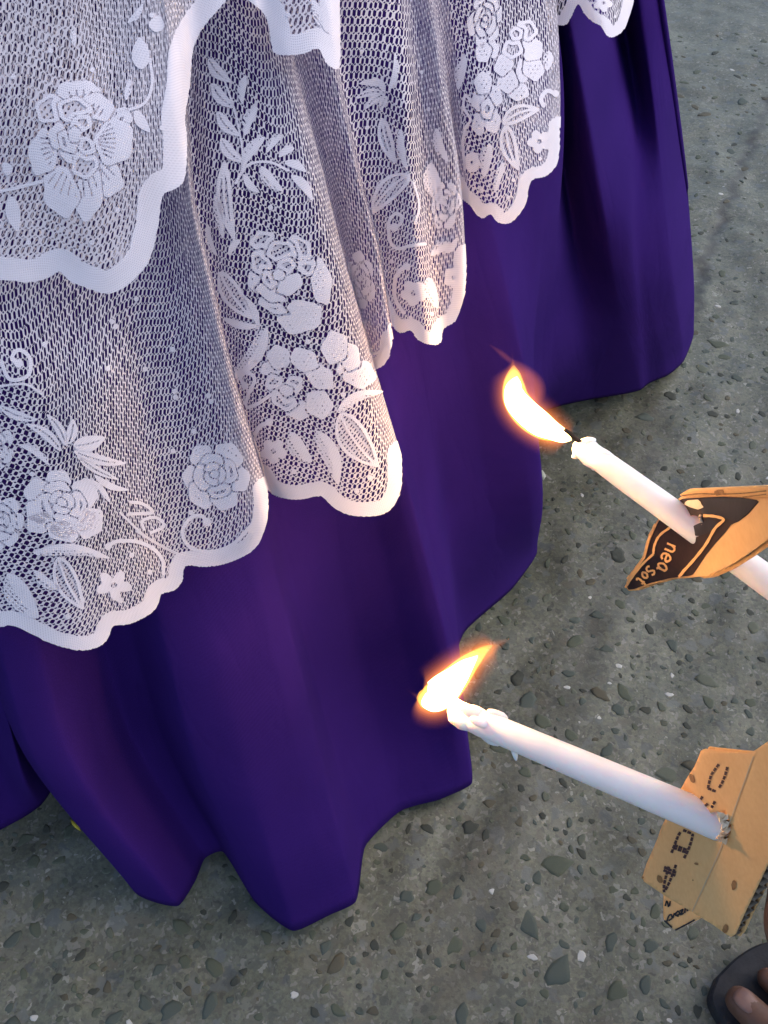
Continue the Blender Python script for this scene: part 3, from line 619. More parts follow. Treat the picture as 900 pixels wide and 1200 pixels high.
def ground_mat():
    m, t, b = new_mat('exposed_aggregate_concrete')
    tc = N(t, 'ShaderNodeTexCoord'); O = tc.outputs['Object']
    big = N(t, 'ShaderNodeTexNoise', Scale=5.0, Detail=8, Roughness=.62); t.links.new(O, big.inputs['Vector'])
    r1 = ramp(t, big.outputs['Fac'], [(0.3, (0.073, 0.072, 0.046)), (0.5, (0.099, 0.101, 0.068)), (0.72, (0.132, 0.138, 0.097))])
    gr = N(t, 'ShaderNodeTexNoise', Scale=260.0, Detail=6, Roughness=.7); t.links.new(O, gr.inputs['Vector'])
    rg_ = ramp(t, gr.outputs['Fac'], [(0.30, (0.48, 0.47, 0.45)), (0.5, (0.97, 0.97, 0.96)), (0.68, (1.42, 1.41, 1.36))])
    m1 = N(t, 'ShaderNodeMix', data_type='RGBA', blend_type='MULTIPLY'); m1.inputs[0].default_value = .85
    t.links.new(r1.outputs[0], m1.inputs[6]); t.links.new(rg_.outputs[0], m1.inputs[7])
    dn = N(t, 'ShaderNodeTexNoise', Scale=120.0, Detail=2); t.links.new(O, dn.inputs['Vector'])
    mxv = N(t, 'ShaderNodeMix', data_type='RGBA'); mxv.inputs[0].default_value = 0.018
    t.links.new(O, mxv.inputs[6]); t.links.new(dn.outputs['Color'], mxv.inputs[7])
    col = m1.outputs[2]
    hs = []
    for sc, thr, stops in ((105.0, 0.44, [(0, (.048, .052, .040)), (.45, (.080, .088, .068)), (.75, (.088, .078, .054)), (.97, (.14, .142, .112)), (1, (.22, .22, .18))]),
                           (210.0, 0.42, [(0, (.034, .034, .027)), (.5, (.085, .085, .064)), (.94, (.19, .18, .155)), (1, (.27, .265, .22))]),
                           (45.0, 0.22, [(0, (.05, .058, .056)), (.5, (.085, .095, .09)), (1, (.12, .125, .11))])):
        v = N(t, 'ShaderNodeTexVoronoi', Scale=sc, Randomness=1.0); t.links.new(mxv.outputs[2], v.inputs['Vector'])
        sep = N(t, 'ShaderNodeSeparateColor'); t.links.new(v.outputs['Color'], sep.inputs[0])
        mul = N(t, 'ShaderNodeMath', operation='MULTIPLY_ADD'); mul.inputs[1].default_value = thr * 1.1; mul.inputs[2].default_value = thr * 0.28
        t.links.new(sep.outputs[1], mul.inputs[0])
        lt = N(t, 'ShaderNodeMapRange', interpolation_type='SMOOTHSTEP'); lt.inputs[3].default_value = 1; lt.inputs[4].default_value = 0
        ad = N(t, 'ShaderNodeMath', operation='ADD'); ad.inputs[1].default_value = 0.10; t.links.new(mul.outputs[0], ad.inputs[0])
        t.links.new(v.outputs['Distance'], lt.inputs[0]); t.links.new(mul.outputs[0], lt.inputs[1]); t.links.new(ad.outputs[0], lt.inputs[2])
        sc_ = ramp(t, sep.outputs[0], stops)
        mm = N(t, 'ShaderNodeMix', data_type='RGBA'); fac = N(t, 'ShaderNodeMath', operation='MULTIPLY'); fac.inputs[1].default_value = 0.7; t.links.new(lt.outputs[0], fac.inputs[0])
        t.links.new(fac.outputs[0], mm.inputs[0]); t.links.new(col, mm.inputs[6]); t.links.new(sc_.outputs[0], mm.inputs[7]); col = mm.outputs[2]; hs.append(lt.outputs[0])
    # dark trodden grime lying in the crack and in a few worn bands
    at = N(t, 'ShaderNodeAttribute', attribute_name='grime'); g2 = N(t, 'ShaderNodeMath', operation='MULTIPLY'); t.links.new(at.outputs['Fac'], g2.inputs[0])
    gn = N(t, 'ShaderNodeTexNoise', Scale=70.0, Detail=5); t.links.new(O, gn.inputs['Vector']); gm = N(t, 'ShaderNodeMapRange'); gm.inputs[1].default_value = .15; gm.inputs[2].default_value = .5; t.links.new(gn.outputs['Fac'], gm.inputs[0]); t.links.new(gm.outputs[0], g2.inputs[1])
    mg = N(t, 'ShaderNodeMix', data_type='RGBA'); t.links.new(g2.outputs[0], mg.inputs[0]); t.links.new(col, mg.inputs[6]); mg.inputs[7].default_value = (.034, .029, .021, 1)
    t.links.new(mg.outputs[2], b.inputs['Base Color'])
    bp = N(t, 'ShaderNodeBump', Strength=0.35, Distance=0.0014); t.links.new(gr.outputs['Fac'], bp.inputs['Height'])
    t.links.new(bp.outputs[0], b.inputs['Normal']); b.inputs['Roughness'].default_value = 0.5; b.inputs['Specular IOR Level'].default_value = .5
    return m
ground = mesh_obj('ground', np.stack([X, Y, Z], -1).reshape(-1, 3), grid_faces(*X.shape), ground_mat())
ground['kind'] = 'structure'; ground['label'] = 'grey exposed aggregate concrete with embedded dark pebbles and a crack'
gat = ground.data.attributes.new('grime', 'FLOAT', 'POINT')
b1 = curve([on_z(*p, 0)[:2] for p in ((770, 480), (735, 640), (690, 760), (630, 900), (560, 1040), (520, 1200))]); d1 = np.full(X.shape, 9.0); nn = (np.abs(X) < 1) & (Y < 1.4) & (Y > 0); d1[nn] = sd_poly((X + wobx)[nn], Y[nn], b1)
gr_ = np.maximum(np.clip(1.35 - cd / 0.009, 0, 1) * .8, np.clip(1 - d1 / 0.035, 0, 1) * .45)
gat.data.foreach_set('value', gr_.ravel())
from bisect import bisect
def ground_z(x, y):
    i = min(max(bisect(gx, x) - 1, 0), len(gx) - 2); j = min(max(bisect(gy, y) - 1, 0), len(gy) - 2); return Z[i, j]
# embedded pebbles
def pebble_geo(seed, n=11):
    r = random.Random(seed); ph = [r.uniform(0, 6.28) for _ in range(3)]; asp = r.uniform(.55, .95); vs = []
    jr = [r.uniform(.80, 1.16) for _ in range(n)]
    for lev, (sc, z) in enumerate(((1.0, -0.10), (0.95, 0.016), (0.6, 0.040))):
        for i in range(n):
            a = 2 * math.pi * i / n; rr = 1 + .10 * math.sin(2 * a + ph[0]) + .10 * math.sin(3 * a + ph[1]) + .05 * math.sin(5 * a + ph[2]); rr *= jr[i]
            vs.append((sc * rr * math.cos(a), sc * rr * asp * math.sin(a), z))
    vs.append((0, 0, .045)); fs = []
    for l in range(2):
        for i in range(n): fs.append((l * n + i, l * n + (i + 1) % n, (l + 1) * n + (i + 1) % n, (l + 1) * n + i))
    for i in range(n): fs.append((2 * n + i, 2 * n + (i + 1) % n, 3 * n))
    return vs, fs
def stone_mat(name, c, var=.35):
    return noisy_mat(name, tuple(x * (1 - var) for x in c), tuple(x * (1 + var) for x in c), 120, .7, .25, 400, .0006)
SM = [stone_mat('pebble_grey_green', (.070, .079, .053)), stone_mat('pebble_blue_grey', (.062, .074, .060)), stone_mat('pebble_dark', (.042, .045, .034)), stone_mat('pebble_brown', (.076, .068, .044)),
      stone_mat('pebble_pale_grey', (.090, .098, .070)), stone_mat('pebble_white', (.42, .41, .37), .12)]
geos = [pebble_geo(i) for i in range(8)]; pmesh = {}
for gi, (v_, f_) in enumerate(geos):
    for mi, m_ in enumerate(SM):
        me = bpy.data.meshes.new('pebble'); me.from_pydata(v_, [], f_); me.polygons.foreach_set('use_smooth', np.ones(len(f_), dtype=bool)); me.materials.append(m_); pmesh[gi, mi] = me
cand = []; grid_h = {}
rp = random.Random(5); tries = 0
while len(cand) < 2600 and tries < 60000:
    tries += 1
    px, py = rp.uniform(-60, 960), rp.uniform(40, 1260)
    p = on_z(px, py, 0); r_ = min(0.0024 + rp.expovariate(1 / 0.0030), 0.0125)
    d_ = 0.8 / 1; th_ = math.hypot(p[0] - CX, p[1] - CY)
    if th_ < 0.55 or p[1] > 1.9: continue
    if rp.random() > (1.0 if p[1] < .9 else .75): continue
    k = (int(p[0] / .03), int(p[1] / .03)); bad = False
    for a in (-1, 0, 1):
        for b in (-1, 0, 1):
            for (qx, qy, qr) in grid_h.get((k[0] + a, k[1] + b), ()):
                if math.hypot(qx - p[0], qy - p[1]) < (qr + r_) * 1.05: bad = True
    if bad: continue
    grid_h.setdefault(k, []).append((p[0], p[1], r_)); dd = project(np.array([p]))[2][0]
    mi = rp.choices(range(6), (34, 22, 16, 12, 12, 3))[0]
    if mi == 5: r_ = min(r_, .0045)
    cand.append((r_ / dd, p[0], p[1], r_, rp.uniform(0, 6.28), rp.randrange(8), mi))
cand.sort(reverse=True)
def vis_(c): 
    q = project(np.array([[c[1], c[2], 0]])); return -20 < q[0][0] < 920 and -20 < q[1][0] < 1220 and math.hypot(c[1] - CX, c[2] - CY) > .66
big = [c for c in cand if vis_(c)][:298]; bigset = set(big)
for c in big:
    o = bpy.data.objects.new('pebble', pmesh[c[5], c[6]]); COL.objects.link(o); o.parent = ground
    o.location = (c[1], c[2], ground_z(c[1], c[2]) + .0001); o.rotation_euler = (0, 0, c[4]); o.scale = (c[3],) * 3
rest = {}
allv, allf, mats_ = [], [], []
for c in cand:
    if c in bigset: continue
    v_, f_ = geos[c[5]]; ca, sa = math.cos(c[4]), math.sin(c[4]); b0 = len(allv); zz = ground_z(c[1], c[2])
    allv += [(c[1] + c[3] * (x * ca - y * sa), c[2] + c[3] * (x * sa + y * ca), zz + c[3] * z) for x, y, z in v_]
    allf += [tuple(b0 + q for q in f) for f in f_]; mats_ += [c[6]] * len(f_)
sm = mesh_obj('small_pebbles', allv, allf, None, ground); sm['kind'] = 'stuff'
for m_ in SM: sm.data.materials.append(m_)
sm.data.polygons.foreach_set('material_index', np.array(mats_, dtype=np.int32))

# small scraps lying on the ground
def scrap(name, label, cat, pts, mat, hgt):
    c = np.mean([on_z(x, y, 0) for x, y in pts], 0); zz = ground_z(c[0], c[1]); o = empty(name, (c[0], c[1], zz), label, cat); n = len(pts)
    b = [on_z(x, y, 0) for x, y in pts]; v = [(p[0], p[1], zz + .0002) for p in b] + [(c[0] + (p[0] - c[0]) * .8, c[1] + (p[1] - c[1]) * .8, zz + hgt) for p in b]
    f = [(i, (i + 1) % n, n + (i + 1) % n, n + i) for i in range(n)] + [tuple(range(n, 2 * n))]
    attach(mesh_obj(name + '_body', v, f, mat), o)
scrap('petal_scrap', 'tiny yellow petal scrap on the concrete beside the left hem fold', 'petal', [(83, 961), (88, 963), (94, 970), (96, 976), (90, 972), (85, 967)], noisy_mat('yellow_petal', (.45, .34, .03), (.6, .48, .06), 300, .6), .0015)
scrap('pale_chip', 'pale stone chip on the concrete beside the far hem corner', 'stone chip', [(631, 550), (636, 551), (640, 557), (637, 562), (632, 558)], noisy_mat('pale_stone', (.30, .31, .25), (.42, .43, .36), 300, .8), .003)

# ------------------------------------------------------------------ candles
def wax_mat():
    m, t, b = new_mat('candle_wax')
    tc = N(t, 'ShaderNodeTexCoord'); n1 = N(t, 'ShaderNodeTexNoise', Scale=60.0, Detail=4); t.links.new(tc.outputs['Object'], n1.inputs['Vector'])
    r = ramp(t, n1.outputs['Fac'], [(.3, (.82, .76, .73)), (.7, (.87, .82, .79))]); t.links.new(r.outputs[0], b.inputs['Base Color'])
    b.inputs['Subsurface Weight'].default_value = 0.6; b.inputs['Subsurface Radius'].default_value = (1.0, .55, .35); b.inputs['Subsurface Scale'].default_value = .012
    b.inputs['Roughness'].default_value = .42; b.inputs['Specular IOR Level'].default_value = .35
    n2 = N(t, 'ShaderNodeTexNoise', Scale=140.0, Detail=3); t.links.new(tc.outputs['Object'], n2.inputs['Vector'])
    bp = N(t, 'ShaderNodeBump', Strength=.12, Distance=.001); t.links.new(n2.outputs['Fac'], bp.inputs['Height']); t.links.new(bp.outputs[0], b.inputs['Normal'])
    return m
M_WAX = wax_mat(); M_WICK = noisy_mat('burnt_wick', (.012, .009, .008), (.05, .03, .02), 900, .9)
def ember_mat():
    m, t, b = new_mat('wick_ember'); b.inputs['Base Color'].default_value = (.3, .1, .03, 1); b.inputs['Emission Color'].default_value = (1, .45, .1, 1); b.inputs['Emission Strength'].default_value = 2.5; return m
M_EMBER = ember_mat()
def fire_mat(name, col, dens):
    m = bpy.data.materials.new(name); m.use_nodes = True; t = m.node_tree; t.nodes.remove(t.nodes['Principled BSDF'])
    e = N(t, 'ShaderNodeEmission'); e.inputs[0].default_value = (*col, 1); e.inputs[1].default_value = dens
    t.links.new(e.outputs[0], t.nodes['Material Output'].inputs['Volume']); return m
M_CORE = fire_mat('flame_core', (1, .66, .26), 1700); M_HALO = [fire_mat('flame_halo', (1, .30 - .012 * q, .05), 24 * math.exp(-.46 * q)) for q in range(9)]; M_TIP = fire_mat('flame_tip', (1, .42, .06), 160); M_TAIL = fire_mat('flame_tail', (1, .22, .035), 5.5)
def frame(d):
    d = Vector(d).normalized(); a = d.orthogonal().normalized(); return d, a, d.cross(a)
def tube(pts, rads, nseg=20, wob=0.0, seed=0, cap=True):
    """a round tube along a path; rads in metres"""
    pts = [Vector(p) for p in pts]; vs, fs = [], []; r = random.Random(seed); n = len(pts)
    d0, a, b = frame(pts[1] - pts[0])
    for i in range(n):
        d = (pts[min(i + 1, n - 1)] - pts[max(i - 1, 0)]).normalized(); a = (a - d * a.dot(d)).normalized(); b = d.cross(a)
        for k in range(nseg):
            g = 2 * math.pi * k / nseg; rr = rads[i] * (1 + (wob * r.uniform(-1, 1) if wob else 0)); vs.append(pts[i] + (a * math.cos(g) + b * math.sin(g)) * rr)
    for i in range(n - 1):
        for k in range(nseg): fs.append((i * nseg + k, i * nseg + (k + 1) % nseg, (i + 1) * nseg + (k + 1) % nseg, (i + 1) * nseg + k))
    if cap: fs.append(tuple(range(nseg))[::-1]); fs.append(tuple(range((n - 1) * nseg, n * nseg)))
    return [tuple(v) for v in vs], fs
def blob(c, ax, ra, rb, seed=0, nu=10, nv=8):
    c = Vector(c); d, a, b = frame(ax); vs, fs = [], []; r = random.Random(seed)
    for i in range(nv + 1):
        ph = math.pi * i / nv; z = math.cos(ph)
        for k in range(nu):
            g = 2 * math.pi * k / nu; q = math.sin(ph) * (1 + r.uniform(-.06, .06)) * (1 - .25 * z); vs.append(tuple(c + d * ra * z + (a * math.cos(g) + b * math.sin(g)) * rb * q))
    for i in range(nv):
        for k in range(nu): fs.append((i * nu + k, i * nu + (k + 1) % nu, (i + 1) * nu + (k + 1) % nu, (i + 1) * nu + k))
    return vs, fs
def px_path(pts, n=6):
    C = curve([(x, y, d) for x, y, d, _ in pts], n); rr = curve([(q[3], 0) for q in pts], n)[:, 0]
    return [P(x, y, d) for x, y, d in C], [max(r, .3) * d / F for r, (x, y, d) in zip(rr, C)]
def candle(tip, base, r_base, r_tip, melt, drips, wick_px, core, tip_, halo, tails, light_at, label):
    tip = Vector(P(*tip)); base = Vector(P(*base)); ax = (tip - base).normalized(); L = (tip - base).length
    root = empty('candle', tuple(base), label, 'candle', 'lit candles held over the concrete')
    prof = [(0, 0.6), (0.0, 1.0)]; pts, rads = [], []
    _, a, b = frame(ax); nseg = 40; vs, fs = [], []; rr = random.Random(melt)
    ss = [0, .004, .03, .08] + list(np.linspace(.12, L - .045, 10)) + list(np.linspace(L - .042, L - .0035, 16)) + [L - .0018, L - .0004, L]
    phs = [rr.uniform(0, 6.28) for _ in range(6)]
    for s in ss:
        k = s / L; r = r_base * (1 - k) + r_tip * k; e = max(0, (s - (L - .035)) / .035)
        if s == 0: r *= .92
        for q in range(nseg):
            g = 2 * math.pi * q / nseg
            w_ = 1 + e * (.10 * math.sin(2 * g + phs[0] + s * 160) + .07 * math.sin(3 * g + phs[1] - s * 330) + .05 * math.sin(5 * g + phs[2] + s * 500)) - .10 * e * e
            if s > L - .003: w_ *= 1 - ((s - (L - .003)) / .003) ** 2 * .30
            top = .0016 * math.sin(g + phs[3]) * max(0, (s - (L - .01)) / .01)
            vs.append(tuple(base + ax * (s + top) + (a * math.cos(g) + b * math.sin(g)) * r * w_))
    n = len(ss)
    for i in range(n - 1):
        for q in range(nseg): fs.append((i * nseg + q, i * nseg + (q + 1) % nseg, (i + 1) * nseg + (q + 1) % nseg, (i + 1) * nseg + q))
    fs.append(tuple(range(nseg))[::-1])
    # melted pool, sunk a little into the top
    c0 = (n - 1) * nseg
    for sc, dz in ((.6, -.0012), (.25, -.0022)):
        b0 = len(vs)
        for q in range(nseg):
            v = Vector(vs[c0 + q]); cc = tip; vs.append(tuple(cc + (v - cc) * sc + ax * dz))
        for q in range(nseg):
            p0 = c0 if sc == .6 else b0 - nseg; fs.append((p0 + q, p0 + (q + 1) % nseg, b0 + (q + 1) % nseg, b0 + q))
    fs.append(tuple(range(len(vs) - nseg, len(vs))))
    attach(mesh_obj('wax_stick', vs, fs, M_WAX), root)
    for i, (x, y, d, ra, rb, dx, dy) in enumerate(drips):
        p0 = P(x, y, d); p1 = P(x + dx, y + dy, d); attach(mesh_obj('wax_drip', *blob(p0, Vector(p1) - Vector(p0), ra, rb, i), M_WAX), root)
    p_, r_ = px_path(wick_px); k = len(p_) * 3 // 5
    wk = attach(mesh_obj('wick', *tube(p_, r_, 8), M_WICK), root)
    fl = bpy.data.objects.new('flame', None)
    p_, r_ = px_path(core); f1 = attach(mesh_obj('flame', *tube(p_, r_, 24), M_CORE), root)
    p_, r_ = px_path(halo); n_ = len(r_)
    for q in range(9):  # orange flame edge, widened by nested emissive shells into an added glow halo
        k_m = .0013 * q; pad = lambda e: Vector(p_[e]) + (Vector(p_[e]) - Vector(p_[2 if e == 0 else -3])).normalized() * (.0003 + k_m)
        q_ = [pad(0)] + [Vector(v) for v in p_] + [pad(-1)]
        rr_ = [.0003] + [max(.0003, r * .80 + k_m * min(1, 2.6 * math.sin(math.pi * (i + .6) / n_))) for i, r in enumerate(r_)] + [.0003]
        f2 = mesh_obj('flame_halo', *tube(q_, rr_, 24), M_HALO[q]); f2.parent = f1
    p_, r_ = px_path(tip_); f2 = mesh_obj('flame_tip', *tube(p_, r_, 24), M_TIP); f2.parent = f1
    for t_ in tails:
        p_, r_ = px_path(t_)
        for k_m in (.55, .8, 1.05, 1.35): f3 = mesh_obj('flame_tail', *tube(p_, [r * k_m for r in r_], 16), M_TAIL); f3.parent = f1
    ld = bpy.data.lights.new('candle_light', 'POINT'); ld.energy = FLAME_POWER; ld.color = (1, .53, .20); ld.shadow_soft_size = .008
    lo = bpy.data.objects.new('candle_light', ld); COL.objects.link(lo); lo.location = P(*light_at); attach(lo, root)
    return root, ax
d0 = .545
c_low, ax_low = candle((528, 832, .545), (1075, 1063, .392), .0087, .0075, 3,
    [(603, 881, .5225, .0052, .0018, 2, 10), (575, 866, .528, .0070, .0030, -10, -4), (583, 838, .528, .0065, .0028, -10, -5), (553, 834, .531, .0085, .0036, -10, -4), (543, 848, .532, .0070, .0034, -10, -4), (566, 848, .5225, .0080, .0028, 10, 4)],
    [(538, 836, d0, 2.4), (529, 833, d0, 2.2), (522, 829, d0, 2.2), (514, 825, d0, 2.0)],
    [(497, 816, d0, 4), (501, 818, d0, 13.5), (510, 816, d0, 18), (522, 806, d0, 18), (534, 794, d0, 14), (546, 781, d0, 9), (555, 773, d0, 4), (560, 768, d0, .8)],
    [(488, 818, d0, .8), (492, 818, d0, 8), (500, 818, d0, 14), (514, 814, d0, 19.5), (530, 799, d0, 17.5), (546, 781, d0, 13), (560, 768, d0, 8), (570, 760, d0, 4), (578, 756, d0, .8)],
    [(490, 817, d0, 2), (496, 820, d0, 15), (510, 817, d0, 21), (524, 803, d0, 21), (540, 787, d0, 17.5), (556, 772, d0, 12), (572, 761, d0, 6), (584, 756, d0, 1)],
    [[(552, 775, d0, 3), (566, 764, d0, 9), (580, 757, d0, 6), (596, 749, d0, 1)]],
    (516, 806, d0 - .004), 'lit white candle slanting through the plain tan cardboard with stamped characters')
d1_ = .585
c_up, ax_up = candle((678, 521, .580), (1120, 840, .443), .0087, .0073, 8,
    [(694, 544, .571, .0040, .0020, 2, 9), (711, 534, .566, .0045, .0030, 8, 5), (692, 517, .573, .0036, .0026, 6, -2), (676, 533, .577, .0036, .0026, -4, 2)],
    [(686, 521, .574, 2.6), (677, 516, .574, 2.8), (669, 509, .572, 2.6), (661, 503, .572, 2.2)],
    [(670, 516, d1_, .6), (662, 512, d1_, 7.5), (648, 505, d1_, 11), (634, 497, d1_, 14.5), (619, 485, d1_, 15), (606, 471, d1_, 14), (602, 458, d1_, 11), (604, 448, d1_, 7), (606, 441, d1_, .8)],
    [(664, 514, d1_, 1), (648, 506, d1_, 12), (632, 497, d1_, 16), (616, 484, d1_, 16.5), (605, 468, d1_, 15.5), (602, 452, d1_, 13), (602, 438, d1_, 8), (602, 428, d1_, 1)],
    [(668, 517, d1_, .6), (660, 512, d1_, 8), (646, 506, d1_, 14.5), (632, 497, d1_, 17.5), (617, 485, d1_, 18), (606, 470, d1_, 16.5), (602, 454, d1_, 13.5), (602, 440, d1_, 8), (601, 424, d1_, 1)],
    [[(612, 478, d1_, 3), (626, 464, d1_, 9), (626, 450, d1_, 9), (614, 434, d1_, 6), (601, 422, d1_, 1.5)], [(602, 426, d1_, 2.5), (590, 416, d1_, 3), (574, 404, d1_, .8)]],
    (622, 484, d1_ - .004), 'lit white candle slanting through the dark printed cardboard')

# ------------------------------------------------------------------ cardboard drip guards
def card_mat(name, c1, c2):
    m, t, b = new_mat(name)
    tc = N(t, 'ShaderNodeTexCoord'); n1 = N(t, 'ShaderNodeTexNoise', Scale=25.0, Detail=8, Roughness=.65); t.links.new(tc.outputs['Object'], n1.inputs['Vector'])
    mp = N(t, 'ShaderNodeMapping'); mp.inputs['Scale'].default_value = (1500, 160, 400); mp.inputs['Rotation'].default_value = (.4, .3, .5); t.links.new(tc.outputs['Object'], mp.inputs[0])
    n2 = N(t, 'ShaderNodeTexNoise', Scale=1.0, Detail=4); t.links.new(mp.outputs[0], n2.inputs['Vector'])
    mx = N(t, 'ShaderNodeMix', data_type='FLOAT'); mx.inputs[0].default_value = .4; t.links.new(n1.outputs['Fac'], mx.inputs[2]); t.links.new(n2.outputs['Fac'], mx.inputs[3])
    r = ramp(t, mx.outputs[0], [(.3, c1), (.7, c2)]); t.links.new(r.outputs[0], b.inputs['Base Color'])
    bp = N(t, 'ShaderNodeBump', Strength=.25, Distance=.0006); t.links.new(n2.outputs['Fac'], bp.inputs['Height']); t.links.new(bp.outputs[0], b.inputs['Normal'])
    b.inputs['Roughness'].default_value = .8; b.inputs['Specular IOR Level'].default_value = .2; return m
M_CARD = card_mat('tan_cardboard', (.75, .40, .16), (.855, .51, .22)); M_FLUTE = card_mat('cardboard_flute', (.13, .10, .075), (.22, .17, .12))
M_PRINT = noisy_mat('dark_brown_print', (.020, .012, .011), (.045, .026, .022), 60, .55, .15, 300, .0005); M_BLACK = noisy_mat('black_print', (.012, .013, .017), (.03, .03, .036), 60, .5, .15, 300, .0005)
M_INK = noisy_mat('stamp_ink', (.05, .025, .03), (.12, .06, .05), 500, .8); M_SCORCH = noisy_mat('scorched_wax_spot', (.22, .10, .035), (.42, .22, .09), 260, .6)
M_TAPE = noisy_mat('crumpled_paper', (.72, .56, .38), (.82, .68, .50), 120, .7, .5, 260, .001)
def clip_poly(pts, fn):
    return [P(x, y, fn(x, y)) for x, y in pts]
class Board:
    """a bent cardboard sheet: depth(px, py) gives its front face; built as two liners with fluting between"""
    def __init__(s, depth, thick): s.d = depth; s.t = thick
    def pt(s, x, y, off=0.0):
        p = P(x, y, s.d(x, y)); a = P(x + 2, y, s.d(x + 2, y)) - p; b = P(x, y + 2, s.d(x, y + 2)) - p; n = np.cross(a, b); n /= np.linalg.norm(n)
        if n @ (np.array([0, 0, CAM_H]) - p) < 0: n = -n
        return p + n * off
    def patch(s, name, poly, mat, parent, off, step=6.0, thick=0.0, hole=None):
        """fills a pixel polygon with small cells that follow the bend, clean outline through signed distance"""
        poly = np.array(poly, float); x0, y0 = poly.min(0) - step; x1, y1 = poly.max(0) + step
        xs = np.arange(x0, x1 + step, step); ys = np.arange(y0, y1 + step, step); XX, YY = np.meshgrid(xs, ys, indexing='ij')
        sd_ = sd_poly(XX, YY, poly, True); sd_ = np.where(inside(XX, YY, poly), sd_, -sd_)
        if hole is not None: sd_ = np.minimum(sd_, np.hypot(XX - hole[0], YY - hole[1]) - hole[2])
        G = np.array([[s.pt(x, y, off) for y in ys] for x in xs]); v, f, u = iso_mesh(G, np.zeros_like(G), sd_, 0, xs, YY, 0, 0)
        o = mesh_obj(name, v, f, mat, smooth=True)
        if thick:
            m_ = o.modifiers.new('thick', 'SOLIDIFY'); m_.thickness = thick; m_.offset = 0
        attach(o, parent) if parent.type == 'EMPTY' else setattr(o, 'parent', parent); return o
    def ribbon(s, name, strokes, wd, mat, parent, off):
        vs, fs = [], []
        for pts in strokes:
            C = curve(pts, 6) if len(pts) > 2 else np.linspace(pts[0], pts[1], 5); b0 = len(vs); n = len(C)
            for i in range(n):
                d = C[min(i + 1, n - 1)] - C[max(i - 1, 0)]; d = d / (np.linalg.norm(d) + 1e-9); q = np.array([-d[1], d[0]]) * wd / 2 * (.92 + .10 * math.sin(i * 1.7))
                vs += [s.pt(*(C[i] + q), off), s.pt(*(C[i] - q), off)]
            fs += [(b0 + 2 * i, b0 + 2 * i + 1, b0 + 2 * i + 3, b0 + 2 * i + 2) for i in range(n - 1)]
        o = mesh_obj(name, vs, fs, mat, smooth=False); o.parent = parent; return o
    def flutes(s, name, e0, e1, inward, depth_px, parent, n):
        """a wavy middle sheet seen along the cut edge e0-e1"""
        e0, e1, inward = map(np.array, (e0, e1, inward)); vs, fs = [], []; m = n * 8
        for i in range(m + 1):
            k = i / m; w_ = -s.t * (.5 + .40 * math.sin(2 * math.pi * n * k))
            for q in (0.01, 1.0): vs.append(s.pt(*(e0 + (e1 - e0) * k + inward * depth_px * q), w_))
        fs = [(2 * i, 2 * i + 1, 2 * i + 3, 2 * i + 2) for i in range(m)]
        o = mesh_obj(name, vs, fs, M_FLUTE); md = o.modifiers.new('thick', 'SOLIDIFY'); md.thickness = .0004; attach(o, parent); return o

# lower guard: plain tan card, stamped characters
def dep_low(x, y):
    k = (x - 859) * .943 + (y - 956) * .332             # distance right of the crease
    d = .436 - .00080 * (x - 842) + .00012 * (y - 966)
    return d + (.00010 * k if k > 0 else .0)
bl = Board(dep_low, .0036)
g_low = empty('cardboard_guard', tuple(bl.pt(845, 970)), 'creased tan cardboard square with stamped dotted characters, round the plain slanting candle', 'cardboard')
front_low = [(823, 877), (840, 879), (862, 881.5), (878, 883), (884, 880), (900, 869), (930, 848), (985, 905), (940, 962), (916, 990), (900, 1013), (885, 1045), (872, 1072), (861, 1097), (856, 1098), (838, 1085), (812, 1069), (780, 1050), (752, 1031), (758, 1012), (770, 985), (776, 968), (790, 940), (805, 912), (815, 897)]
fr = bl.patch('front_liner', front_low, M_CARD, g_low, 0, 5, .0004, hole=(840, 968, 17)); br_ = bl.patch('back_liner', [(x + (2.5 if x > 840 else -.5), y + (2 if y > 1000 else -.5)) for x, y in front_low], M_CARD, g_low, -bl.t, 6, .0004)
bl.flutes('fluting', (861, 1097), (930, 975), (-.86, -.5), 18, g_low, 14)
bl.flutes('fluting', (752, 1031), (858, 1098), (.53, -.85), 14, g_low, 12)
Zm = lambda L: [(740 + a / 4.8, 860 + b / 4.8) for a, b in L]
def dashes(pts, seg=4.4, gapn=1.1):
    C = np.array(pts, float); L = np.concatenate([[0], np.cumsum(np.linalg.norm(np.diff(C, axis=0), axis=1))]); out = []; s = 0
    while s + seg * .6 < L[-1]:
        e = min(s + seg, L[-1]); out.append([(np.interp(q, L, C[:, 0]), np.interp(q, L, C[:, 1])) for q in (s, e)]); s += seg + gapn
    return out
stamp = []
for L in ([(497, 170), (455, 225), (442, 270), (435, 308)], [(435, 305), (485, 325)], [(545, 185), (530, 240), (515, 275), (490, 315)],
          [(405, 350), (380, 392)], [(435, 392), (412, 408)], [(475, 378), (455, 415)],
          [(230, 668), (247, 622), (272, 560), (290, 540)], [(245, 625), (325, 655)], [(240, 640), (318, 668)], [(300, 698), (325, 650), (345, 590), (350, 560)], [(295, 540), (350, 562)],
          [(188, 748), (265, 785)], [(184, 765), (262, 802)], [(255, 735), (235, 790), (215, 840), (190, 888)], [(215, 745), (198, 800), (185, 858), (188, 890)]):
    stamp += dashes(Zm(L))
bl.ribbon('stamped_characters', stamp, 3.4, M_INK, fr, .0005)
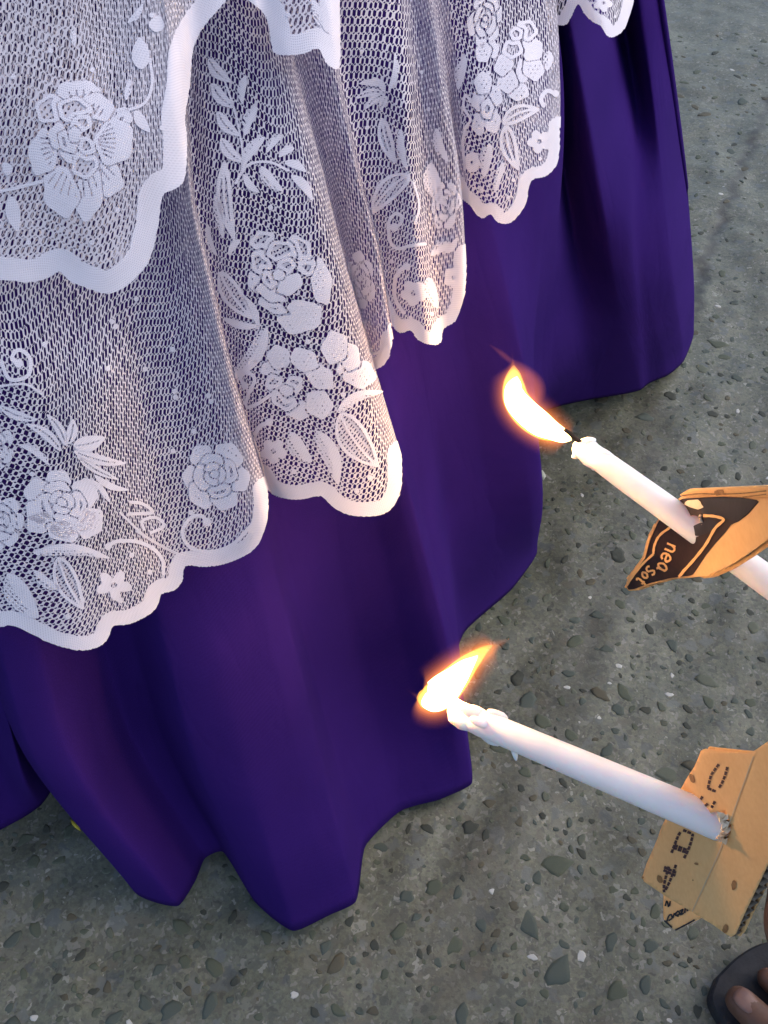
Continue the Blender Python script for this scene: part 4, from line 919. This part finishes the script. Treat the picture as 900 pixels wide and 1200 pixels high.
for (x, y, a, b, r0) in ((861, 1037, 4, 8, .1), (851, 1088, 4.5, 7, .2), (774, 1030, 4, 7, -.5), (812, 912, 4, 8, -.4), (813, 1031, 1.2, 1.2, 0), (754, 1028, 2, 2, 0), (817, 1012, 4, 2, .2)):
    a *= .75; b *= .75; pl = [(x + a * math.cos(g) * math.cos(r0) - b * math.sin(g) * math.sin(r0) + rp.uniform(-.5, .5), y + a * math.cos(g) * math.sin(r0) + b * math.sin(g) * math.cos(r0)) for g in np.linspace(0, 6.28, 14, endpoint=False)]
    bl.patch('scorch_spot', pl, M_SCORCH, fr, .0005, 1.3)
bl.ribbon('crease', [[(884, 886), (859, 956), (843, 1000), (812, 1068)]], 1.6, card_mat('crease_paper', (.58, .40, .22), (.66, .47, .28)), fr, .00045)
def crumple(c, n, seed, parent, sc):
    r = random.Random(seed)
    for i in range(n):
        a = r.uniform(-1.4, 1.6); x = c[0] + sc * math.cos(a) * r.uniform(.3, .9); y = c[1] + sc * math.sin(a) * r.uniform(.5, 1.3); d = c[2] - .004
        vs = [P(x + r.uniform(-1, 1) * sc * .5, y + r.uniform(-1, 1) * sc * .5, d + r.uniform(-.006, .004)) for _ in range(7)]
        bm = bmesh.new(); [bm.verts.new(v) for v in vs]; bmesh.ops.convex_hull(bm, input=bm.verts); me = bpy.data.meshes.new('torn_paper'); bm.to_mesh(me); bm.free(); me.materials.append(M_TAPE)
        o = bpy.data.objects.new('torn_paper', me); COL.objects.link(o); attach(o, parent)
crumple((844, 971, .434), 14, 4, g_low, 13)
# printed strip peeping out under it
bf = Board(lambda x, y: .530 - .0005 * (x - 800), .003)
flap = bf.patch('printed_flap', [(779, 1040), (779, 1076), (793, 1090), (817, 1078), (850, 1060), (840, 1030)], M_CARD, g_low, 0, 4, .0028)
bf.ribbon('printed_letters', [[(782, 1061), (784, 1055), (786, 1062)], [(787, 1061), (788, 1055)], [(784, 1079), (786, 1073), (789, 1071), (790, 1075), (786, 1078)], [(791, 1075), (793, 1069)], [(795, 1072), (799, 1070), (797, 1067), (794, 1071), (798, 1073)],
    [(799, 1067), (803, 1065), (800, 1071), (804, 1069)], [(805, 1069), (806, 1063), (808, 1062), (808, 1067)], [(810, 1066), (811, 1061)], [(781, 1078), (790, 1086)]], 2.1, M_BLACK, flap, .0019)
bf.ribbon('dark_cut_edge', [[(794, 1089), (806, 1083), (817, 1077)]], 2.2, M_BLACK, flap, .0020)

# upper guard: dark printed card, bent
def dep_up(x, y):
    d = .5225 - .00115 * (x - 814) + .00010 * (y - 617)
    k = (755 - x) * .55 + (y - 640) * .83                 # lower left corner bends away
    return d + (.0008 * k if k > 0 else 0)
bu = Board(dep_up, .0034)
g_up = empty('cardboard_guard', tuple(bu.pt(815, 615)), 'torn cardboard scrap printed dark brown with tan lettering, round the farther candle', 'cardboard')
Zu = lambda L: [(720 + a / 5, 550 + b / 5) for a, b in L]
out_up = Zu([(385, 165), (440, 135), (640, 125), (900, 120), (1150, 105), (1250, 200), (1020, 330), (900, 412), (780, 500), (660, 577), (550, 625), (330, 645), (220, 675), (130, 708), (82, 712), (66, 690), (80, 635), (125, 580), (172, 515), (205, 400), (245, 310), (300, 230)])
fu = bu.patch('front_liner', out_up, M_CARD, g_up, 0, 4, .0004, hole=(813, 617, 13)); bu.patch('back_liner', [(x + .5, y + 2.2) for x, y in out_up], M_CARD, g_up, -bu.t, 5, .0004)
bu.flutes('fluting', out_up[13], out_up[8], (0, -1), 10, g_up, 16)
bu.patch('dark_print', Zu([(400, 172), (520, 165), (640, 160), (750, 165), (860, 182), (830, 215), (790, 262), (735, 305), (690, 322), (655, 370), (600, 430), (540, 505), (490, 580), (462, 620), (330, 636), (215, 664), (120, 700), (85, 704), (74, 688), (92, 640), (135, 585), (183, 518), (217, 405), (258, 312), (310, 235)]), M_PRINT, fu, .0004, 3, hole=(813, 617, 13))
bu.patch('black_print', Zu([(520, 170), (640, 163), (750, 168), (850, 184), (825, 215), (785, 260), (735, 300), (690, 300), (640, 275), (540, 262), (510, 250), (530, 210)]), M_BLACK, fu, .0007, 3)
bu.patch('black_print', Zu([(470, 330), (560, 290), (620, 310), (560, 370), (500, 392), (445, 380)]), M_BLACK, fu, .0007, 3)
bu.ribbon('tan_line', [Zu([(530, 270), (600, 275), (650, 295), (600, 345), (545, 440), (470, 535), (385, 626)])], 3.6, M_CARD, fu, .0010)
bu.ribbon('tan_line', [Zu([(335, 340), (275, 385), (245, 440), (236, 492)]), Zu([(236, 492), (165, 560), (110, 630), (70, 690)])], 3.0, M_CARD, fu, .0010)
bu.ribbon('tan_line', [Zu([(250, 318), (212, 400), (180, 512)]), Zu([(178, 515), (130, 580), (84, 640)])], 3.4, M_CARD, fu, .0010)
bu.patch('bare_patch', Zu([(410, 200), (440, 180), (510, 175), (520, 205), (535, 222), (500, 235), (450, 220)]), M_TAPE, fu, .0010, 3)
GLY = {'n': [[(0, 1), (0, 0)], [(0, .6), (.25, 1), (.6, .9), (.65, .5), (.65, 0)]], 'e': [[(.02, .5), (.7, .55), (.6, .95), (.25, .98), (.0, .55), (.1, .1), (.45, 0), (.7, .2)]],
       'a': [[(.65, .95), (.3, 1), (.0, .5), (.2, .02), (.5, .15), (.65, .6)], [(.66, 1), (.64, .2), (.8, 0)]], 'S': [[(.7, 1.2), (.35, 1.35), (.05, 1.05), (.3, .75), (.65, .5), (.55, .1), (.2, 0), (.0, .2)]],
       'o': [[(.35, 1), (.02, .55), (.25, .02), (.62, .3), (.62, .75), (.35, 1)]], 't': [[(.3, 1.5), (.26, .3), (.45, 0), (.65, .15)], [(.02, 1), (.6, 1)]]}
def lettering(word, org, d, size, gap_):
    d = np.array(d, float) / np.linalg.norm(d); up = np.array([d[1], -d[0]]); out = []
    for k, ch in enumerate(word):
        o = np.array(org, float) + d * gap_ * k; out += [[tuple(o + d * x * size + up * y * size) for x, y in st] for st in GLY[ch]]
    return out
bu.ribbon('printed_letters', [Zu(L) for L in lettering('nea', (318, 432), (-.40, .92), 54, 58) + lettering('Sot', (208, 560), (-.66, .75), 42, 42)], 2.6, M_CARD, fu, .0010)
# torn upper lip with scorch
lip = Board(lambda x, y: dep_up(x, y) - .004 - .0006 * (582 - y), .003)
l_ = lip.patch('torn_lip', Zu([(375, 162), (395, 140), (440, 115), (600, 108), (900, 95), (1150, 85), (1150, 150), (900, 160), (850, 165), (640, 150), (500, 158), (430, 158)]), M_CARD, g_up, 0, 4, .0012)
lip.patch('scorch_spot', Zu([(590, 125), (620, 112), (655, 112), (650, 140), (610, 148)]), M_SCORCH, l_, .0012, 2)
lip.ribbon('torn_ply', [Zu([(400, 150), (500, 138), (600, 140)]), Zu([(640, 140), (760, 135), (900, 120)]), Zu([(760, 158), (900, 140)])], 1.6, M_SCORCH, l_, .0009)
crumple((819, 612, .518), 5, 9, g_up, 7)

# ------------------------------------------------------------------ the squatting person who holds both candles (only toes and a bit of one hand reach into the picture)
M_SKIN = noisy_mat('brown_skin', (.10, .047, .030), (.15, .075, .048), 60, .5, .3, 220, .0012)
M_NAIL = noisy_mat('toenail', (.17, .09, .07), (.22, .125, .10), 100, .35, .1)
M_RUBBER = noisy_mat('black_rubber', (.012, .012, .014), (.028, .028, .032), 90, .7, .4, 500, .0008)
M_SHIRT = noisy_mat('grey_shirt_cloth', (.10, .11, .12), (.15, .16, .17), 30, .85); M_SHORTS = noisy_mat('navy_shorts_cloth', (.02, .025, .04), (.035, .04, .06), 30, .85)
caps = []                                               # tapered capsules (p, q, rp, rq)
def cap(p, q, a, b): caps.append((Vector(p), Vector(q), a, b))
def chain(pts, rs):
    for i in range(len(pts) - 1): cap(pts[i], pts[i + 1], rs[i], rs[i + 1])
SOLE = .019
def foot(toe_px, heading, mirror):
    """a bare foot on a sandal: big toe placed from the photograph; heading points from heel to toes"""
    h = Vector((*heading, 0)).normalized(); s = Vector((h.y, -h.x, 0)) * mirror      # s points to the little toe
    t0 = Vector(on_z(*toe_px, SOLE + .018)) if len(toe_px) == 2 else Vector(toe_px)
    f = lambda a, b, z: t0 + h * a + s * b + Vector((0, 0, z - t0.z))
    chain([f(-.012, .000, SOLE + .013), f(-.032, .001, SOLE + .0135), f(-.062, .004, SOLE + .018), f(-.10, .008, SOLE + .026)], [.0115, .0125, .0135, .020])
    for i, (dx, b, r_) in enumerate(((-.006, .031, .0088), (-.014, .048, .0082), (-.026, .063, .0078), (-.040, .076, .0074))):
        chain([f(dx - .009, b, SOLE + .0085), f(dx - .026, b - .001, SOLE + .013), f(dx - .05, b - .006, SOLE + .018), f(-.105, .012 + b * .55, SOLE + .026)], [r_, r_ * .92, r_ * 1.05, .017])
    ank = f(-.205, .024, .10)
    chain([f(-.085, .022, SOLE + .024), f(-.15, .025, SOLE + .034), ank], [.026, .030, .034]); chain([f(-.10, .055, SOLE + .018), f(-.21, .035, SOLE + .024)], [.018, .024]); chain([ank, f(-.225, .025, SOLE + .024)], [.032, .026])
    return f, ank, h, s
SC = 1.05
fA, ankA, hA, sA = foot((855, 1156), (-.62, .78), 1)
fB, ankB, hB, sB = foot(tuple(Vector((.60, .27, SOLE + .018))), (-.62, .78), -1)
hip = Vector((.80, -.28, .26)); kA = Vector((.50, .02, .47)); kB = Vector((.68, .16, .47))
for a_, k_, sgn in ((ankA, kA, -1), (ankB, kB, 1)):
    chain([a_, a_.lerp(k_, .35), a_.lerp(k_, .7), k_], [.036, .046, .055, .056]); hh = hip + Vector((.04 * sgn, .07 * sgn, 0)); chain([k_, k_.lerp(hh, .5), hh], [.060, .074, .090])
chest = Vector((.66, -.12, .68)); neck = Vector((.60, -.04, .84)); head = Vector((.56, .0, .95))
chain([hip, hip.lerp(chest, .5), chest, neck - Vector((0, 0, .04))], [.13, .125, .135, .085]); chain([neck - Vector((0, 0, .04)), neck + Vector((-.02, .02, .05))], [.05, .047]); cap(head + Vector((.01, -.01, .02)), head + Vector((-.015, .015, -.045)), .088, .066)
cap(head + Vector((-.07, .07, -.01)), head + Vector((-.082, .082, -.028)), .009, .014)        # nose
for s_ in (-1, 1): cap(head + Vector((.058 * s_, .058 * s_, .0)), head + Vector((.062 * s_, .062 * s_, -.03)), .016, .012)   # ears
def grip(center, axis, toward, elbow, shoulder):
    """hand closed round the candle: palm, four bent fingers, thumb; then wrist, forearm, upper arm"""
    c = Vector(center); ax = Vector(axis).normalized(); w_ = Vector(elbow) - c; w_ = (w_ - ax * w_.dot(ax)).normalized(); t_ = ax.cross(w_)
    rc = .0088
    palm = c + w_ * .030
    chain([palm + ax * .026, palm - ax * .030], [.021, .021]); chain([palm + ax * .024 + w_ * .03, palm - ax * .026 + w_ * .03], [.019, .019])
    for i, (k, ln, r_) in enumerate(((.030, 1.0, .0088), (.010, 1.08, .0092), (-.010, 1.0, .0088), (-.029, .84, .0078))):
        o = c + ax * k; rr = rc + r_ + .001
        pts = [o + w_ * .034 + t_ * .020, o + w_ * .012 + t_ * (rr + .006) * ln, o - w_ * .013 * ln + t_ * rr * .8, o - w_ * rr * 1.02 - t_ * .003, o - w_ * .009 - t_ * rr * .95]
        chain(pts, [r_ * 1.25, r_ * 1.08, r_, r_ * .95, r_ * .82])
    chain([palm + ax * .018 - t_ * .016, c + ax * .034 + w_ * .012 - t_ * .021, c + ax * .046 - w_ * .004 - t_ * .018, c + ax * .050 - w_ * .016 - t_ * .006], [.0145, .0115, .0102, .0085])
    wr = c + w_ * .085; wr = wr.lerp(Vector(elbow), .06)
    chain([palm + w_ * .02, wr, wr.lerp(Vector(elbow), .45), Vector(elbow)], [.026, .025, .036, .038]); chain([Vector(elbow), Vector(elbow).lerp(Vector(shoulder), .5), Vector(shoulder)], [.039, .045, .055]); cap(shoulder, chest + Vector((0, 0, .05)), .058, .08)
hand_low = Vector(P(1028, 1044, .4035)); hand_up = Vector(P(1075, 805, .457))
grip(hand_low, ax_low, None, (.47, -.06, .42), (.60, -.24, .70)); grip(hand_up, ax_up, None, (.56, .18, .56), (.76, .04, .70))
vs, fs = [], []
for p, q, a, b in caps:                                   # capsules, then one continuous skin by voxel remeshing
    d = q - p; L = max(d.length, 1e-4); d, e1, e2 = frame(d); rings = []
    for i in range(5): g = -math.pi / 2 + math.pi / 2 * i / 4; rings.append((p + d * a * math.sin(g), a * math.cos(g)))
    for i in range(5): g = math.pi / 2 * i / 4; rings.append((q + d * b * math.sin(g), b * math.cos(g)))
    b0 = len(vs); n = 14
    for c, r_ in rings:
        for k in range(n): g = 2 * math.pi * k / n; vs.append(tuple(c + (e1 * math.cos(g) + e2 * math.sin(g)) * max(r_, 1e-5)))
    for i in range(len(rings) - 1):
        for k in range(n): fs.append((b0 + i * n + k, b0 + i * n + (k + 1) % n, b0 + (i + 1) * n + (k + 1) % n, b0 + (i + 1) * n + k))
    fs.append(tuple(range(b0, b0 + n))[::-1]); fs.append(tuple(range(b0 + (len(rings) - 1) * n, b0 + len(rings) * n)))
person = empty('person', (.62, -.05, 0), 'person squatting with bare brown toes on a black sandal, holding the candles', 'person')
body = mesh_obj('body', vs, fs, M_SKIN)
rm = body.modifiers.new('skin', 'REMESH'); rm.mode = 'VOXEL'; rm.voxel_size = .0030; rm.use_smooth_shade = True
sm_ = body.modifiers.new('soft', 'SMOOTH'); sm_.iterations = 4; sm_.factor = .5
dg = bpy.context.evaluated_depsgraph_get(); me2 = bpy.data.meshes.new_from_object(body.evaluated_get(dg)); old = body.data; body.modifiers.clear(); body.data = me2; bpy.data.meshes.remove(old); me2.name = 'body'
if not me2.materials: me2.materials.append(M_SKIN)
attach(body, person)
# toenails
for (f, s_) in ((fA, 1), (fB, -1)):
    for (a, b, z, wd, ln) in ((-.009, .0, SOLE + .0245, .0075, .0085), (-.0135, .031, SOLE + .0175, .0046, .0055), (-.021, .048, SOLE + .017, .0042, .005)):
        vs, fs = [], []; n = 6
        for i in range(n + 1):
            for k in range(n + 1):
                x = -1 + 2 * k / n; y = -1 + 2 * i / n; sx = x * math.sqrt(1 - .35 * y * y); sy = y * math.sqrt(1 - .35 * x * x)
                vs.append(f(a + sy * ln - .004, b + sx * wd, z - .0016 * sx * sx - .0035 * max(sy, -.2) ** 2))
        for i in range(n):
            for k in range(n): fs.append((i * (n + 1) + k, i * (n + 1) + k + 1, (i + 1) * (n + 1) + k + 1, (i + 1) * (n + 1) + k))
        o = mesh_obj('toenail', vs, fs, M_NAIL); m_ = o.modifiers.new('thick', 'SOLIDIFY'); m_.thickness = .0012; attach(o, person)
# clothes: loose tubes that follow the limbs
def cloth(name, segs, mat):
    V_, F_ = [], []
    for pts, rs in segs:
        v, f = tube(pts, rs, 28, .02, 3, cap=False); b0 = len(V_); V_ += v; F_ += [tuple(b0 + i for i in q) for q in f]
    o = mesh_obj(name, V_, F_, mat); m_ = o.modifiers.new('thick', 'SOLIDIFY'); m_.thickness = .003; attach(o, person); return o
cloth('shirt', [([hip.lerp(chest, .1), hip.lerp(chest, .5), chest, chest.lerp(neck, .55), chest.lerp(neck, .8)], [.155, .15, .16, .13, .075])] + [([s_, Vector(s_).lerp(Vector(e_), .4)], [.075, .065]) for s_, e_ in (((.60, -.24, .70), (.47, -.06, .42)), ((.76, .04, .70), (.56, .18, .56)))], M_SHIRT)
cloth('shorts', [([hip + Vector((.04 * g, .07 * g, 0)), k_.lerp(hip, .45), k_.lerp(hip, .12)], [.115, .096, .085]) for k_, g in ((kA, -1), (kB, 1))], M_SHORTS)
hr_v, hr_f = blob(head + Vector((.012, -.012, .035)), (0, 0, 1), .085, .094, 3, 24, 14); attach(mesh_obj('hair', hr_v, hr_f, noisy_mat('black_hair', (.006, .005, .005), (.016, .013, .012), 300, .5, .5)), person)
# sandals: worn by the person, lie under the feet
for f, a_, h_, s_, lab in ((fA, ankA, hA, sA, 'black rubber sandal under the bare toes at the concrete corner'), (fB, ankB, hB, sB, 'black rubber sandal under the other foot, out of the picture')):
    root = empty('sandal', tuple(f(-.1, .03, 0)), lab, 'sandal', 'pair of black sandals')
    outl = curve([(.010, .006), (.009, .032), (.001, .058), (-.022, .082), (-.06, .090), (-.12, .082), (-.19, .068), (-.235, .05), (-.245, .025), (-.235, .0), (-.19, -.014), (-.12, -.012), (-.06, -.017), (-.02, -.017), (.002, -.011), (.010, .006)], 5)[:-1]
    vs, fs = [], []; n = len(outl); cen = outl.mean(0)
    for sc, z in ((.985, .0035), (1.0, .006), (1.0, SOLE - .003), (.985, SOLE - .0005), (.95, SOLE)):
        for p in outl: q = cen + (p - cen) * sc; vs.append(f(q[0], q[1], z))
    for l in range(4):
        for i in range(n): fs.append((l * n + i, l * n + (i + 1) % n, (l + 1) * n + (i + 1) % n, (l + 1) * n + i))
    fs.append(tuple(range(n))[::-1]); fs.append(tuple(range(4 * n, 5 * n)))
    attach(mesh_obj('sole', vs, fs, M_RUBBER, smooth=False), root)
    for b_ in (-.012, .092):
        pts = [f(-.045, .0165, SOLE + .004), f(-.055, .0165 + (b_ - .0165) * .15, SOLE + .036), f(-.085, .0165 + (b_ - .0165) * .5, SOLE + .052), f(-.12, b_ * .92, SOLE + .032), f(-.135, b_ * .9, SOLE - .002)]
        C = curve(pts, 6); attach(mesh_obj('strap', *tube(C, [.004] * len(C), 10), M_RUBBER), root)
